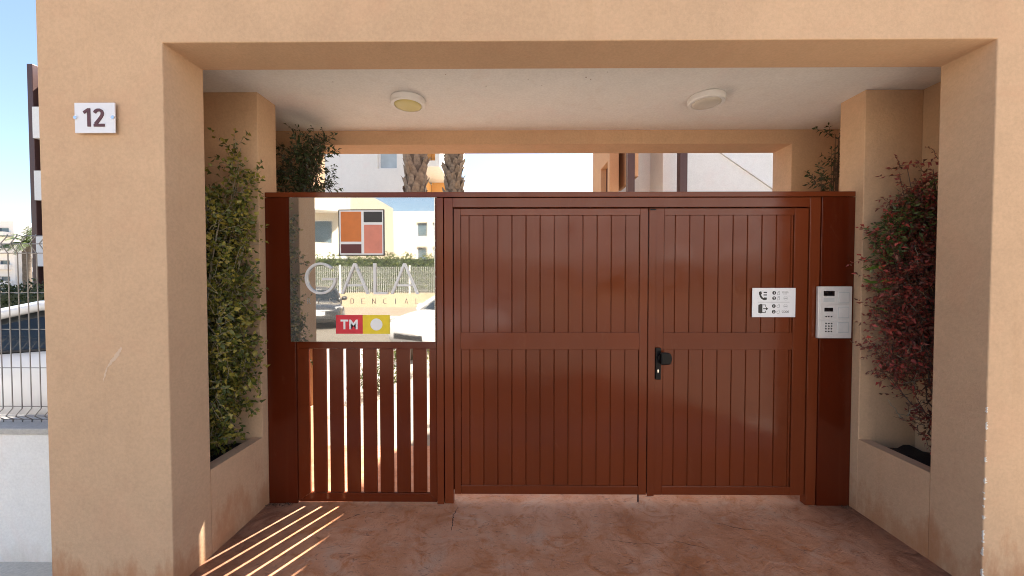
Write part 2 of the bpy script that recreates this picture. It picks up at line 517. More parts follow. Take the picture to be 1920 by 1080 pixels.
def text_mesh(body, size, depth, bold=0.0, align='CENTER', space=1.0):
    cu = bpy.data.curves.new('tmp_text', 'FONT')
    cu.body = body; cu.size = size; cu.extrude = depth / 2; cu.offset = bold
    cu.align_x = align; cu.align_y = 'CENTER'; cu.space_character = space; cu.resolution_u = 4
    ob = bpy.data.objects.new('tmp_text', cu); COL.objects.link(ob)
    dg = bpy.context.evaluated_depsgraph_get()
    me = bpy.data.meshes.new_from_object(ob.evaluated_get(dg))
    bpy.data.objects.remove(ob); bpy.data.curves.remove(cu)
    me.materials.clear()
    # stand the text up, facing -y
    me.transform(Matrix.Rotation(R(90), 4, 'X'))
    return me
def text_obj(name, body, cx, y, cz, w, h, depth, mat, parent, bold=0.0, space=1.0):
    me = text_mesh(body, 0.1, depth, bold, 'CENTER', space)
    xs = [v.co.x for v in me.vertices]; zs = [v.co.z for v in me.vertices]
    sx, sz = w / (max(xs) - min(xs)), h / (max(zs) - min(zs))
    mx, mz = (max(xs) + min(xs)) / 2, (max(zs) + min(zs)) / 2
    org = ORG[parent.name]
    for v in me.vertices:
        v.co = Vector(((v.co.x - mx) * sx + cx, v.co.y + y, (v.co.z - mz) * sz + cz)) - org
    return link_mesh(name, me, mat, parent)
def disc(c, r, y, n=24, depth=0.001):
    return MB().prism_y([(c[0] + r * math.cos(2 * math.pi * k / n), c[1] + r * math.sin(2 * math.pi * k / n)) for k in range(n)], y, y + depth)

# ---------------------------------------------------------------- foliage
def leaf_arrays(pos, direc, length, width, droop, rng, curl=0.15):
    """five-vertex folded leaves: pos, direc (n,3) arrays"""
    n = len(pos)
    d = direc / np.linalg.norm(direc, axis=1)[:, None]
    rnd = rng.normal(size=(n, 3))
    side = np.cross(d, rnd); side /= np.linalg.norm(side, axis=1)[:, None]
    nor = np.cross(side, d)
    L = length[:, None]; W = (width / 2)[:, None]
    mid = pos + d * L * 0.48
    tip = pos + d * L - nor * L * curl + np.array([0, 0, -1]) * (droop[:, None] * L)
    lf = mid + side * W + nor * W * 0.45
    rt = mid - side * W + nor * W * 0.45
    V = np.stack([pos, mid, lf, rt, tip], axis=1).reshape(-1, 3)
    base = (np.arange(n) * 5)[:, None]
    F = np.concatenate([base + np.array([[0, 1, 2]]), base + np.array([[0, 3, 1]]), base + np.array([[1, 4, 2]]), base + np.array([[1, 3, 4]])], axis=0)
    return V, F
def fast_mesh(name, V, F, origin):
    me = bpy.data.meshes.new(name)
    V = V - np.array(origin)
    me.vertices.add(len(V)); me.vertices.foreach_set('co', V.astype(np.float32).ravel())
    k = F.shape[1]
    me.loops.add(F.size); me.loops.foreach_set('vertex_index', F.astype(np.int32).ravel())
    me.polygons.add(len(F))
    me.polygons.foreach_set('loop_start', (np.arange(len(F)) * k).astype(np.int32))
    me.update(calc_edges=True)
    me.validate()
    return me
def foliage(name, blobs, size, mat, parent, seed=1, up=0.3, clip=None, asp=0.5, shell=0.35):
    """leaf clumps filling soft ellipsoids. blobs: (cx,cy,cz,rx,ry,rz,count)"""
    rng = np.random.default_rng(seed)
    P, D = [], []
    for cx, cy, cz, rx, ry, rz, cnt in blobs:
        # leaves gather in tufts inside the blob, leaving gaps between tufts
        nt = max(3, cnt // 9)
        u = rng.normal(size=(nt, 3)); u /= np.linalg.norm(u, axis=1)[:, None]
        r = rng.uniform(shell, 1.0, size=(nt, 1)) ** 0.6
        tc = np.array([cx, cy, cz]) + u * r * np.array([rx, ry, rz])
        idx = rng.integers(0, nt, size=cnt)
        off = rng.normal(size=(cnt, 3)) * size * 0.75
        p = tc[idx] + off
        d = off / (size * 0.75) + u[idx] * 0.6 + np.array([0, 0, up])
        P.append(p); D.append(d)
    P = np.concatenate(P); D = np.concatenate(D)
    if clip is not None:
        k = np.ones(len(P), bool)
        for ax, lo, hi in clip:
            k &= (P[:, ax] > lo) & (P[:, ax] < hi)
        P, D = P[k], D[k]
    n = len(P)
    Ls = rng.uniform(0.7, 1.3, n) * size
    V, F = leaf_arrays(P, D, Ls, Ls * asp * rng.uniform(0.8, 1.2, n), rng.uniform(0, 0.3, n), rng)
    if clip is not None:
        for ax, lo, hi in clip:
            V[:, ax] = np.clip(V[:, ax], lo - 0.004, hi + 0.004)
    return link_mesh(name, fast_mesh(name, V, F, ORG[parent.name]), mat, parent)
def twig_foliage(name, blobs, size, mat, stem_mat, parent, seed, clip, asp=0.5, per=8, up=0.25, tl=(.07, .17), wood=0.0011, share=1.0):
    """short shoots through the blobs, each carrying alternate leaves"""
    rng = np.random.default_rng(seed); r2 = random.Random(seed)
    P, D, S = [], [], []
    tw = MB()
    for cx, cy, cz, rx, ry, rz, cnt in blobs:
        for k in range(max(1, int(cnt * share / per))):
            u = rng.normal(size=3); u /= np.linalg.norm(u)
            a = np.array([cx, cy, cz]) + u * rng.uniform(.1, .95) ** .6 * np.array([rx, ry, rz])
            d = rng.normal(size=3) * .7 + u * .6 + np.array([0, 0, up]); d /= np.linalg.norm(d)
            L = rng.uniform(*tl)
            pts = [a]
            for q in range(4):
                d = d + rng.normal(size=3) * .18 + np.array([0, 0, .05]); d /= np.linalg.norm(d)
                pts.append(pts[-1] + d * L / 4)
            if any(not (lo < pt[ax] < hi) for ax, lo, hi in clip for pt in pts):
                continue
            tw.tube([tuple(q) for q in pts], [wood * 1.5, wood * 1.3, wood, wood * .8, wood * .5], 4, False)
            ss = size * rng.uniform(.7, 1.25)
            n_ = int(per * rng.uniform(.6, 1.4)) + 1
            sd = np.cross(d, rng.normal(size=3)); sd /= np.linalg.norm(sd)
            for q in range(n_):
                t = (q + .6) / n_ * 4
                i0 = min(3, int(t)); pt = pts[i0] + (pts[i0 + 1] - pts[i0]) * (t - i0)
                P.append(pt); D.append(d * .7 + sd * (1 if q % 2 else -1) + rng.normal(size=3) * .35); S.append(ss * rng.uniform(.75, 1.2))
            P.append(pts[-1]); D.append(d); S.append(ss)
    P, D, S = np.array(P), np.array(D), np.array(S)
    V, F = leaf_arrays(P, D, S, S * asp * rng.uniform(.8, 1.2, len(S)), rng.uniform(0, .35, len(S)), rng, .2)
    for ax, lo, hi in clip:
        V[:, ax] = np.clip(V[:, ax], lo - .004, hi + .004)
    build(tw, 'shoots', stem_mat, parent, recalc=False)
    return link_mesh(name, fast_mesh(name, V, F, ORG[parent.name]), mat, parent)
def twig(mb, a, b, r0, r1, wob, rng, n=6, sides=5):
    a, b = Vector(a), Vector(b)
    pts = []
    for k in range(n + 1):
        t = k / n
        j = Vector((rng.uniform(-1, 1), rng.uniform(-1, 1), rng.uniform(-.5, .5))) * wob * math.sin(math.pi * min(1, t * 1.2 + .05)) if 0 < k < n else Vector((0, 0, 0))
        pts.append(a.lerp(b, t) + j)
    mb.tube(pts, [r0 + (r1 - r0) * k / n for k in range(n + 1)], sides)
    return pts

# ================================================================ the setting
XL, XR = -1.725, 2.320          # faces of the passage
OL, OR_ = -2.345, 2.940         # outer faces of the portal
NL, NR = -2.105, 2.700          # back walls of the plant niches
YF, YF2 = 1.82, 2.06            # front wall
YC, YC2 = 2.49, 2.68            # middle columns
YB, YB2 = 3.14, 3.37            # rear wall
ZL, ZLB, ZC, ZT = 2.727, 2.707, 2.825, 4.60
ZP = 0.49                       # planter rim

def sheet(name, x0, x1, y0, y1, z, mat, nx=1, ny=1):
    mb = MB().quad((x0, y0, z), (x1, y0, z), (x1, y1, z), (x0, y1, z))
    o = build(mb, name, mat); tag(o, kind='structure'); return o
sheet('ground', -700, 700, -700, 700, -0.012, M['earth'])
sheet('pavement', -60, 60, -2.6, 2.30, -0.004, M['pavement'])
sheet('footpath', -60, 60, 1.0, 2.1, -0.002, M['kerb_pale'])
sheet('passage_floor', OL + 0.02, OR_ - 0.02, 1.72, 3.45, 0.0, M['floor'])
sheet('lawn', -2.30, 14.0, 3.40, 14.0, -0.0085, M['lawn'])
sheet('gravel_bed', -2.16, -0.76, 3.40, 8.5, -0.0065, M['gravel'])
sheet('courtyard_path', -0.75, 2.45, 3.40, 12.0, -0.0045, M['court'])
sheet('parking_yard', -60, -2.30, 2.30, 40.0, -0.005, M['asphalt'])
sheet('road', -120, 120, -10.5, -2.75, -0.12 + 0.004, M['asphalt'])
tag(build(MB().box(-120, 120, -2.75, -2.60, -0.2, 0.002), 'kerb', M['kerb'], bevel=0.015), kind='structure')
tag(build(MB().box(-120, 120, -10.65, -10.5, -0.2, 0.002), 'kerb', M['kerb'], bevel=0.015), kind='structure')
sheet('far_pavement', -120, 120, -15.8, -10.65, -0.003, M['pavement'])
bpy.data.objects['ground'].location.z = -0.13

# ---------------------------------------------------------------- the portal
portal = thing('entrance_portal', (0.3, 1.82, 0), 'ochre stuccoed entrance portal framing the red-brown gate, with plant niches on both sides', 'gateway')
def U(x0, x1, xl, xr, zl):
    return [(x0, -0.05), (xl, -0.05), (xl, zl), (xr, zl), (xr, -0.05), (x1, -0.05), (x1, ZT), (x0, ZT)]
build(MB().prism_y(U(OL, OR_, XL, XR, ZL), YF, YF2), 'front_wall', M['stucco'], portal, bevel=0.005)
build(MB().prism_y(U(OL, OR_, XL, XR, ZLB), YB, YB2), 'rear_wall', M['stucco'], portal, bevel=0.005)
for x0, x1 in ((OL, NL), (NR, OR_)):
    build(MB().box(x0, x1, YF2, YB, -0.05, ZT), 'side_wall', M['stucco'], portal)
for x0, x1 in ((NL, XL), (XR, NR)):
    build(MB().box(x0, x1, YC, YC2, -0.05, ZC), 'column', M['stucco'], portal, bevel=0.004)
build(MB().box(NL, NR, YF2, YB, ZC, ZC + 0.22), 'ceiling_slab', M['ceiling'], portal)
for (ya, yb) in ((YF2, YC), (YC2, YB)):
    for s, xf in ((-1, XL), (1, XR)):
        xi = xf + s * 0.075
        build(MB().box(min(xf, xi), max(xf, xi), ya, yb, -0.05, ZP), 'planter_wall', M['stucco'], portal)
        xo = NL if s < 0 else NR
        so = MB()
        rng = random.Random(int(ya * 100) + s)
        nx_, ny_ = 8, 9
        gx = [min(xi, xo) + (max(xi, xo) - min(xi, xo)) * i / nx_ for i in range(nx_ + 1)]
        gy = [ya + (yb - ya) * j / ny_ for j in range(ny_ + 1)]
        vs = [(x, y, ZP - 0.05 + rng.uniform(-0.012, 0.016)) for y in gy for x in gx]
        so.add(vs, [(j * (nx_ + 1) + i, j * (nx_ + 1) + i + 1, (j + 1) * (nx_ + 1) + i + 1, (j + 1) * (nx_ + 1) + i) for j in range(ny_) for i in range(nx_)])
        build(so, 'soil', M['soil'], portal, smooth=True)
sp = MB(); rng = random.Random(4)
for k in range(12):
    x, y, r_ = rng.uniform(-1.6, .6), rng.uniform(2.1, 2.5), rng.uniform(.0025, .006)
    n = 7
    sp.prism_z([(x + r_ * rng.uniform(.6, 1.1) * math.cos(2 * math.pi * q / n), y + r_ * rng.uniform(.6, 1.1) * math.sin(2 * math.pi * q / n)) for q in range(n)], ZC - .0015, ZC - .0003)
tag(build(sp, 'ceiling_specks', M['speck'], portal), kind='stuff')
def scuff(pts, w, seed):
    rg = random.Random(seed); mb = MB(); P = []
    for k in range(len(pts) - 1):
        for q in range(7):
            t = q / 7
            P.append((pts[k][0] + (pts[k + 1][0] - pts[k][0]) * t + rg.uniform(-.002, .002), pts[k][1] + (pts[k + 1][1] - pts[k][1]) * t))
    for k in range(len(P) - 1):
        f0, f1 = (math.sin(math.pi * (k + .2) / len(P)) * rg.uniform(.5, 1) + .08) * w, (math.sin(math.pi * (k + 1.2) / len(P)) * rg.uniform(.5, 1) + .08) * w
        mb.quad((P[k][0] - f0, YF - .0012, P[k][1]), (P[k][0] + f0, YF - .0012, P[k][1]), (P[k + 1][0] + f1, YF - .0012, P[k + 1][1]), (P[k + 1][0] - f1, YF - .0012, P[k + 1][1]))
    build(mb, 'scuff_mark', M['scuff'], portal)
scuff([(-2.035, 1.13), (-1.985, 1.19), (-1.955, 1.24)], .016, 1)
scuff([(-2.055, 1.06), (-2.045, 1.10), (-2.03, 1.14)], .006, 2)
# chipped arris on the right jamb
ch = MB(); rng = random.Random(11)
zz = 0.02
while zz < 0.98:
    w, h, d = rng.uniform(0.005, 0.016), rng.uniform(0.006, 0.032), rng.uniform(0.004, 0.010)
    if rng.random() < 0.25: h *= 1.8
    x, y = XR, YF
    n = 6
    ring = [(x + w * rng.uniform(0.4, 1.0) * (1 if k % 2 else -0.05), y - 0.0012, zz + h * (k / (n - 1) - 0.5)) for k in range(n)]
    back = [(x - 0.0012, y + d * rng.uniform(0.3, 1.0) * (1 if 0 < k < n - 1 else 0.2), zz + h * (k / (n - 1) - 0.5)) for k in range(n)]
    cor = [(x - 0.0016, y - 0.0016, zz + h * (k / (n - 1) - 0.5)) for k in range(n)]
    for k in range(n - 1):
        ch.quad(cor[k], ring[k], ring[k + 1], cor[k + 1]); ch.quad(back[k], cor[k], cor[k + 1], back[k + 1])
    zz += h + rng.uniform(0.008, 0.075)
tag(build(ch, 'chipped_plaster', M['chip'], portal), kind='stuff')

# cracks in the stamped concrete
floor_o = bpy.data.objects['passage_floor']
def crack(pts, w, seed):
    rng = random.Random(seed)
    mb = MB()
    P = []
    for k in range(len(pts) - 1):
        for t in range(8):
            a, b = pts[k], pts[k + 1]
            P.append((a[0] + (b[0] - a[0]) * t / 8 + rng.uniform(-.004, .004), a[1] + (b[1] - a[1]) * t / 8 + rng.uniform(-.004, .004)))
    for k in range(len(P) - 1):
        ww = w * rng.uniform(0.4, 1.2) * (1 - abs(k / len(P) - .5) * 1.4)
        mb.quad((P[k][0] - ww, P[k][1] - ww * .3, 0.002), (P[k + 1][0] - ww, P[k + 1][1] - ww * .3, 0.002), (P[k + 1][0] + ww, P[k + 1][1] + ww * .3, 0.002), (P[k][0] + ww, P[k][1] + ww * .3, 0.002))
    build(mb, 'crack', M['crack'], floor_o)
crack([(-0.39, 2.51), (-0.41, 2.42), (-0.40, 2.36), (-0.40, 2.26)], 0.004, 1)
crack([(-1.21, 2.35), (-1.12, 2.36), (-1.05, 2.42), (-0.94, 2.45), (-0.86, 2.44)], 0.005, 2)
crack([(0.55, 2.20), (0.75, 2.16), (0.98, 2.18), (1.15, 2.12)], 0.004, 3)
crack([(1.30, 2.36), (1.42, 2.30), (1.60, 2.28)], 0.004, 4)

# ---------------------------------------------------------------- fixed gate frame with the slatted side panel
gf = thing('gate_surround', (0.3, 2.57, 0), 'red-brown metal gate surround with wide posts and a slatted panel under the mirror sign', 'gate frame')
BR = M['brown']
Y0 = 2.545
def gpart(name, x0, x1, y0, y1, z0, z1, parent, bev=0.0025, mat=None):
    return build(MB().box(x0, x1, y0, y1, z0, z1), name, mat or BR, parent, bevel=bev)
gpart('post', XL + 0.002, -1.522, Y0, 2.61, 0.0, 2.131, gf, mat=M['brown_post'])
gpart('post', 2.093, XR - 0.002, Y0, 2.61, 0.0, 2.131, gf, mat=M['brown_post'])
gpart('post', -0.541, -0.494, Y0 - 0.003, 2.61, 0.0, 2.131, gf)
gpart('top_rail', XL + 0.002, XR - 0.002, Y0, 2.61, 2.135, 2.170, gf)
gpart('door_jamb', -0.489, -0.4285, Y0 + 0.006, 2.60, 0.0, 2.131, gf)
gpart('door_jamb', 2.018, 2.089, Y0 + 0.006, 2.60, 0.0, 2.131, gf)
gpart('door_head', -0.4285, 2.018, Y0 + 0.006, 2.60, 2.066, 2.131, gf)
for x0, x1, z0, z1 in ((-1.53, -1.51, 0, 2.14), (-0.55, -0.535, 0, 2.14), (-0.498, -0.484, 0, 2.14), (2.084, 2.098, 0, 2.14), (XL + .004, XR - .004, 2.127, 2.140)):
    gpart('cover_strip', x0, x1, 2.612, 2.618, z0, z1, gf, 0)
gpart('door_stop', -0.445, -0.400, 2.604, 2.622, 0.07, 2.07, gf, 0)
gpart('door_stop', 1.99, 2.035, 2.604, 2.622, 0.07, 2.07, gf, 0)
gpart('door_stop', -0.399, 1.989, 2.604, 2.622, 2.04, 2.075, gf, 0)
# slatted panel: mitred frame, seven slats, solid field behind the sign
ys, yt = 2.556, 2.574
zb, zt = 0.008, 1.086
xa, xb, xc, xd = -1.518, -1.4375, -0.5955, -0.545
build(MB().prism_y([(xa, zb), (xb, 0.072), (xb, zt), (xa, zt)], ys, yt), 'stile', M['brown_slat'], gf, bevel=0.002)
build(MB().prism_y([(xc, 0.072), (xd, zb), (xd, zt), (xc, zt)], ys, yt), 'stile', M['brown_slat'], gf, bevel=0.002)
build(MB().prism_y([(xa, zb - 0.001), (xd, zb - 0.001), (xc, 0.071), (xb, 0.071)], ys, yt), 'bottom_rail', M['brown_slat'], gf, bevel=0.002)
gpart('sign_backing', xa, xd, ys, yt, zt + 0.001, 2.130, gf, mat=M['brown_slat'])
gc = [-1.427, -1.307, -1.192, -1.072, -0.957, -0.837, -0.722, -0.606]
sw = 0.0965
sl_me = MB().box(-sw / 2, sw / 2, 0, 0.012, 0, 1.013).mesh('slat')
for a, b in zip(gc[:-1], gc[1:]):
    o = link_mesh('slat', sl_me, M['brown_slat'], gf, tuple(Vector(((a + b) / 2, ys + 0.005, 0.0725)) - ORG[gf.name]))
    o.modifiers.new('bevel', 'BEVEL').width = 0.002
# ---------------------------------------------------------------- the two door leaves
def plank_mesh(w, h):
    c, d = 0.0048, 0.0070          # chamfer and groove depth
    pts = [(-w / 2, 0.018), (-w / 2, d), (-w / 2 + 0.0012, d), (-w / 2 + c, 0), (w / 2 - c, 0), (w / 2 - 0.0012, d), (w / 2, d), (w / 2, 0.018)]
    mb = MB(); n = len(pts)
    vs = [(x, y, 0) for x, y in pts] + [(x, y, h) for x, y in pts]
    fs = [(k, (k + 1) % n, n + (k + 1) % n, n + k) for k in range(n)] + [tuple(range(n - 1, -1, -1)), tuple(range(n, 2 * n))]
    mb.add(vs, fs)
    return mb.mesh('plank')
PM = {}
def plank(x0, x1, z0, z1, y, parent):
    k = (round(x1 - x0, 4), round(z1 - z0, 4))
    if k not in PM:
        PM[k] = plank_mesh(*k)
    link_mesh('plank', PM[k], BR, parent, tuple(Vector(((x0 + x1) / 2, y, z0)) - ORG[parent.name]))
YL = 2.555
ZB1, ZB2, ZM1, ZM2, ZT1, ZT2 = 0.066, 0.127, 1.084, 1.203, 2.011, 2.058
def leaf(xl, xr, xs1, xs2, xs, label):
    t = thing('gate_leaf', (xl, 2.575, 0.066), label, 'gate')
    gpart('stile', xl, xs1, YL, 2.60, ZB1, ZT2, t)
    gpart('stile', xs2, xr, YL, 2.60, ZB1, ZT2, t)
    gpart('top_rail', xs1 + .0006, xs2 - .0006, YL + .0004, 2.599, ZT1, ZT2 - .0005, t, 0.002)
    gpart('middle_rail', xs1 + .0006, xs2 - .0006, YL + .0004, 2.599, ZM1, ZM2, t, 0.002)
    gpart('bottom_rail', xs1 + .0006, xs2 - .0006, YL + .0004, 2.599, ZB1 + .0005, ZB2, t, 0.002)
    for a, b in zip(xs[:-1], xs[1:]):
        for z0, z1 in ((ZB2, ZM1), (ZM2, ZT1)):
            plank(a, b, z0, z1, YL + 0.008, t)
    return t
xs1 = [-0.376, -0.315] + [-0.315 + 0.098 * k for k in range(1, 13)]
lf1 = leaf(-0.4215, 0.916, -0.376, xs1[-1], xs1, 'wide brown planked gate leaf without handle, beside the mirror sign')
xs2 = [1.026, 1.104] + [1.104 + 0.0991 * k for k in range(1, 9)] + [1.916]
lf2 = leaf(0.922, 2.011, 1.026, 1.916, xs2, 'narrower brown planked gate leaf with black knob, beside the intercom')
gpart('meeting_bead', 0.9215, 0.968, YL - 0.006, YL - 0.0004, ZB1 - .006, ZT2 - 0.004, lf2, 0.0015)
build(MB().box(0.926, 0.966, YL - 0.012, YL - 0.0065, 2.044, 2.052), 'top_catch', M['black_plastic'], lf2)
build(MB().tube([(0.868, 2.577, 0.12), (0.868, 2.577, 0.004)], 0.006, 10), 'drop_bolt', M['dark_brown_metal'], lf1)
# handle: long back plate, rounded knob and cylinder
hp = MB().prism_y([(0.969 + (0.037 if a else 0), z) for a, z in ((0, 0.880), (1, 0.880), (1, 1.100), (0, 1.100))], YL - 0.018, YL - 0.001)
hd = build(hp, 'handle_plate', M['black_plastic'], lf2, bevel=0.005, seg=3)
kn = []
for k in range(13):
    a = -math.pi / 2 + math.pi * k / 12
    kn.append((1.030 + 0.034 * max(0, math.cos(a)) ** 0.6, 1.032 + 0.041 * math.sin(a)))
kn = [(0.990, 0.991)] + kn + [(0.990, 1.073)]
build(MB().prism_y(kn, YL - 0.062, YL - 0.034), 'knob', M['black_plastic'], hd, bevel=0.007, seg=3)
build(MB().lathe([(0.016, 0), (0.016, 0.02)], (0.992, YL - 0.036, 1.035), 'y', 16), 'knob_neck', M['black_plastic'], hd)
build(MB().prism_y([(0.9845 + 0.0060 * math.cos(a), 0.946 + 0.0060 * math.sin(a)) for a in [math.pi * k / 8 - 0.5 for k in range(9)] ] + [(0.9815, 0.930), (0.9875, 0.930)], YL - 0.0225, YL - 0.0185), 'lock_cylinder', M['chrome'], hd)

# ---------------------------------------------------------------- mirror sign
sg = thing('residence_sign', (-1.038, 2.505, 1.143), 'square mirror-polished sign with raised GALA lettering and coloured square logo', 'sign')
SX0, SX1, SZ0, SZ1, SY = -1.534, -0.541, 1.143, 2.127, 2.508
build(MB().box(SX0, SX1, SY, Y0 - 0.001, SZ0, SZ1), 'sign_box', M['sign_edge'], sg, bevel=0.003)
build(MB().box(SX0 + 0.004, SX1 - 0.004, SY - 0.002, SY - 0.0005, SZ0 + 0.004, SZ1 - 0.004), 'mirror_face', M['mirror'], sg)
YS = SY - 0.0025
def stroke(pts, w, y0, y1):
    """flat ribbon following (x, z) points"""
    L, Rr = [], []
    n = len(pts)
    for k in range(n):
        a = Vector(pts[max(k - 1, 0)]); b = Vector(pts[min(k + 1, n - 1)])
        t = (b - a).normalized(); nrm = Vector((-t.y, t.x)) * w / 2
        p = Vector(pts[k])
        L.append(p + nrm); Rr.append(p - nrm)
    mb = MB()
    mb.prism_y([(q.x, q.y) for q in Rr] + [(q.x, q.y) for q in reversed(L)], y0, y1)
    return mb
def merge(*mbs):
    r = MB()
    for m_ in mbs:
        r.add(m_.v, m_.f)
    return r
LT, LB = 1.680, 1.472
LW = 0.0158
ya_, yb_ = YS - 0.012, YS - 0.0006
gcx, gcz, gr_ = -1.318, 1.577, 0.098
arc = [(gcx + gr_ * math.cos(a), gcz + (gr_ + 0.002) * math.sin(a)) for a in [R(42) + R(318) * k / 40 for k in range(41)]]
build(merge(stroke(arc, LW, ya_, yb_), stroke([(gcx + 0.012, gcz - 0.004), (gcx + gr_ + LW / 2, gcz - 0.004)], LW, ya_ + .0004, yb_ - .0003)), 'letter', M['letter'], sg)
def letter_a(x0, x1):
    mx = (x0 + x1) / 2
    e = LW * 0.5
    return merge(MB().prism_y([(x0, LB), (x0 + LW * 1.08, LB), (mx + e, LT), (mx - e, LT)], ya_, yb_),
                 MB().prism_y([(x1 - LW * 1.08, LB), (x1, LB), (mx + e * .98, LT), (mx - e * .98, LT)], ya_ + .0004, yb_ - .0003),
                 MB().box(x0 + 0.046, x1 - 0.046, ya_ + .0008, yb_ - .0006, LB + 0.052, LB + 0.052 + LW * .8))
build(letter_a(-1.180, -0.990), 'letter', M['letter'], sg)
build(MB().prism_y([(-0.957, LB - .003), (-0.862, LB - .003), (-0.862, LB + LW - .003), (-0.957 + LW, LB + LW - .003), (-0.957 + LW, LT), (-0.957, LT)], ya_, yb_), 'letter', M['letter'], sg)
build(letter_a(-0.842, -0.652), 'letter', M['letter'], sg)
word = 'RESIDENCIAL'
for k, c_ in enumerate(word):
    text_obj('small_letter', c_, -1.402 + k * 0.0738, YS - 0.002, 1.4225, 0.003 if c_ == 'I' else 0.021, 0.036, 0.003, M['letter_thin'], sg, bold=-0.003)
def rect(name, x0, x1, z0, z1, mat, parent, y0, y1):
    return build(MB().box(x0, x1, y0, y1, z0, z1), name, mat, parent)
logo = rect('logo_border', -1.194, -0.883, 1.731, 2.044, M['ink_black'], sg, YS - 0.004, YS - 0.0006)
rect('logo_ground', -1.187, -0.890, 1.738, 2.037, M['ink_white'], logo, YS - 0.0046, YS - 0.0041)
rect('orange_field', -1.178, -1.039, 1.826, 2.028, M['logo_orange'], logo, YS - 0.0052, YS - 0.0047)
rect('maroon_field', -1.178, -1.039, 1.747, 1.809, M['logo_maroon'], logo, YS - 0.0052, YS - 0.0047)
rect('black_field', -1.022, -0.897, 1.957, 2.028, M['ink_black'], logo, YS - 0.0052, YS - 0.0047)
rect('salmon_field', -1.020, -0.897, 1.747, 1.940, M['logo_salmon'], logo, YS - 0.0052, YS - 0.0047)
red = rect('red_badge', -1.219, -1.036, 1.200, 1.328, M['logo_red'], sg, YS - 0.003, YS - 0.0006)
text_obj('badge_lettering', 'TM', -1.128, YS - 0.0042, 1.264, 0.116, 0.066, 0.002, M['ink_white'], red, bold=0.0028, space=1.12)
yel = rect('yellow_badge', -1.0355, -0.852, 1.200, 1.328, M['logo_yellow'], sg, YS - 0.003, YS - 0.0006)
build(disc((-0.942, 1.264), 0.041, YS - 0.0042, 40, 0.001), 'badge_disc', M['ink_white'], yel)

# ---------------------------------------------------------------- house number plaque
pq = thing('house_number_plaque', (-2.043, 1.80, 2.283), 'small white plaque with maroon house number 12 on the ochre pier', 'plaque')
build(MB().box(-2.142, -1.945, 1.800, 1.806, 2.283, 2.429), 'plate', M['plaque'], pq, bevel=0.0015)
for x in (-2.135, -1.952):
    build(MB().lathe([(0.0085, 0), (0.0085, 0.0035), (0.006, 0.006), (0.006, 0.03)], (x, 1.7955, 2.357), 'y', 16), 'standoff_screw', M['chrome'], pq)
def digit_one(cx, cz):
    return merge(MB().prism_y([(cx + .003, cz - .044), (cx + .0175, cz - .044), (cx + .0175, cz + .044), (cx + .005, cz + .044), (cx - .018, cz + .029), (cx - .012, cz + .018), (cx + .003, cz + .027)], 1.797, 1.7995))
build(digit_one(-2.080, 2.357), 'digit', M['digit'], pq)
two = [(-.0215, .022), (-.016, .031), (-.007, .0355), (.004, .0355), (.013, .031), (.0165, .022), (.0155, .012), (.009, .001), (-.003, -.014), (-.0185, -.032)]
build(merge(stroke([(-2.020 + a, 2.357 + b) for a, b in two], .0142, 1.797, 1.7995), MB().box(-2.0465, -1.9935, 1.7971, 1.7996, 2.313, 2.3265)), 'digit', M['digit'], pq)

# ---------------------------------------------------------------- intercom
ic = thing('intercom_panel', (2.176, 2.535, 1.170), 'silver aluminium door intercom with keypad on the right gate post', 'intercom')
IX0, IW, IZ1, IH = 2.062, 0.228, 1.523, 0.353
def iu(u): return IX0 + u * IW
def iv(v): return IZ1 - v * IH
pl = build(MB().box(IX0, IX0 + IW, 2.524, Y0 - 0.001, IZ1 - IH, IZ1), 'face_plate', M['alu'], ic, bevel=0.003)
def ipart(name, u0, u1, v0, v1, mat, proud=0.0025, parent=None, bev=0.0):
    return build(MB().box(iu(u0), iu(u1), 2.524 - proud, 2.5238, iv(v1), iv(v0)), name, mat, parent or ic, bevel=bev)
for v0, v1 in ((0.075, 0.345), (0.358, 0.642), (0.655, 0.925)):
    ipart('module', 0.06, 0.955, v0, v1, M['alu'], 0.0022, bev=0.001)
ipart('display', 0.145, 0.465, 0.088, 0.182, M['screen'], 0.0036)
ipart('display', 0.175, 0.425, 0.410, 0.482, M['screen'], 0.0036)
ipart('name_strip', 0.145, 0.465, 0.22, 0.30, M['alu_pad'], 0.0030)
for v0, v1 in ((0.105, 0.325), (0.388, 0.612), (0.688, 0.895)):
    fr = ipart('button_pad', 0.575, 0.905, v0, v1, M['alu_pad'], 0.0040, bev=0.001)
    ipart('button_face', 0.600, 0.880, v0 + 0.018, v1 - 0.018, M['alu'], 0.0048, fr)
btn = MB().lathe([(0.0046, 0), (0.0046, -0.003)], (0, 0, 0), 'y', 12).mesh('key')
for v, us in ((0.58, (0.225, 0.30, 0.385)), (0.712, (0.225, 0.31, 0.39)), (0.763, (0.225, 0.31, 0.39)), (0.815, (0.225, 0.31, 0.39)), (0.867, (0.225, 0.31, 0.39))):
    for u in us:
        link_mesh('key', btn, M['trim'], ic, tuple(Vector((iu(u), 2.5215, iv(v))) - ORG[ic.name]))

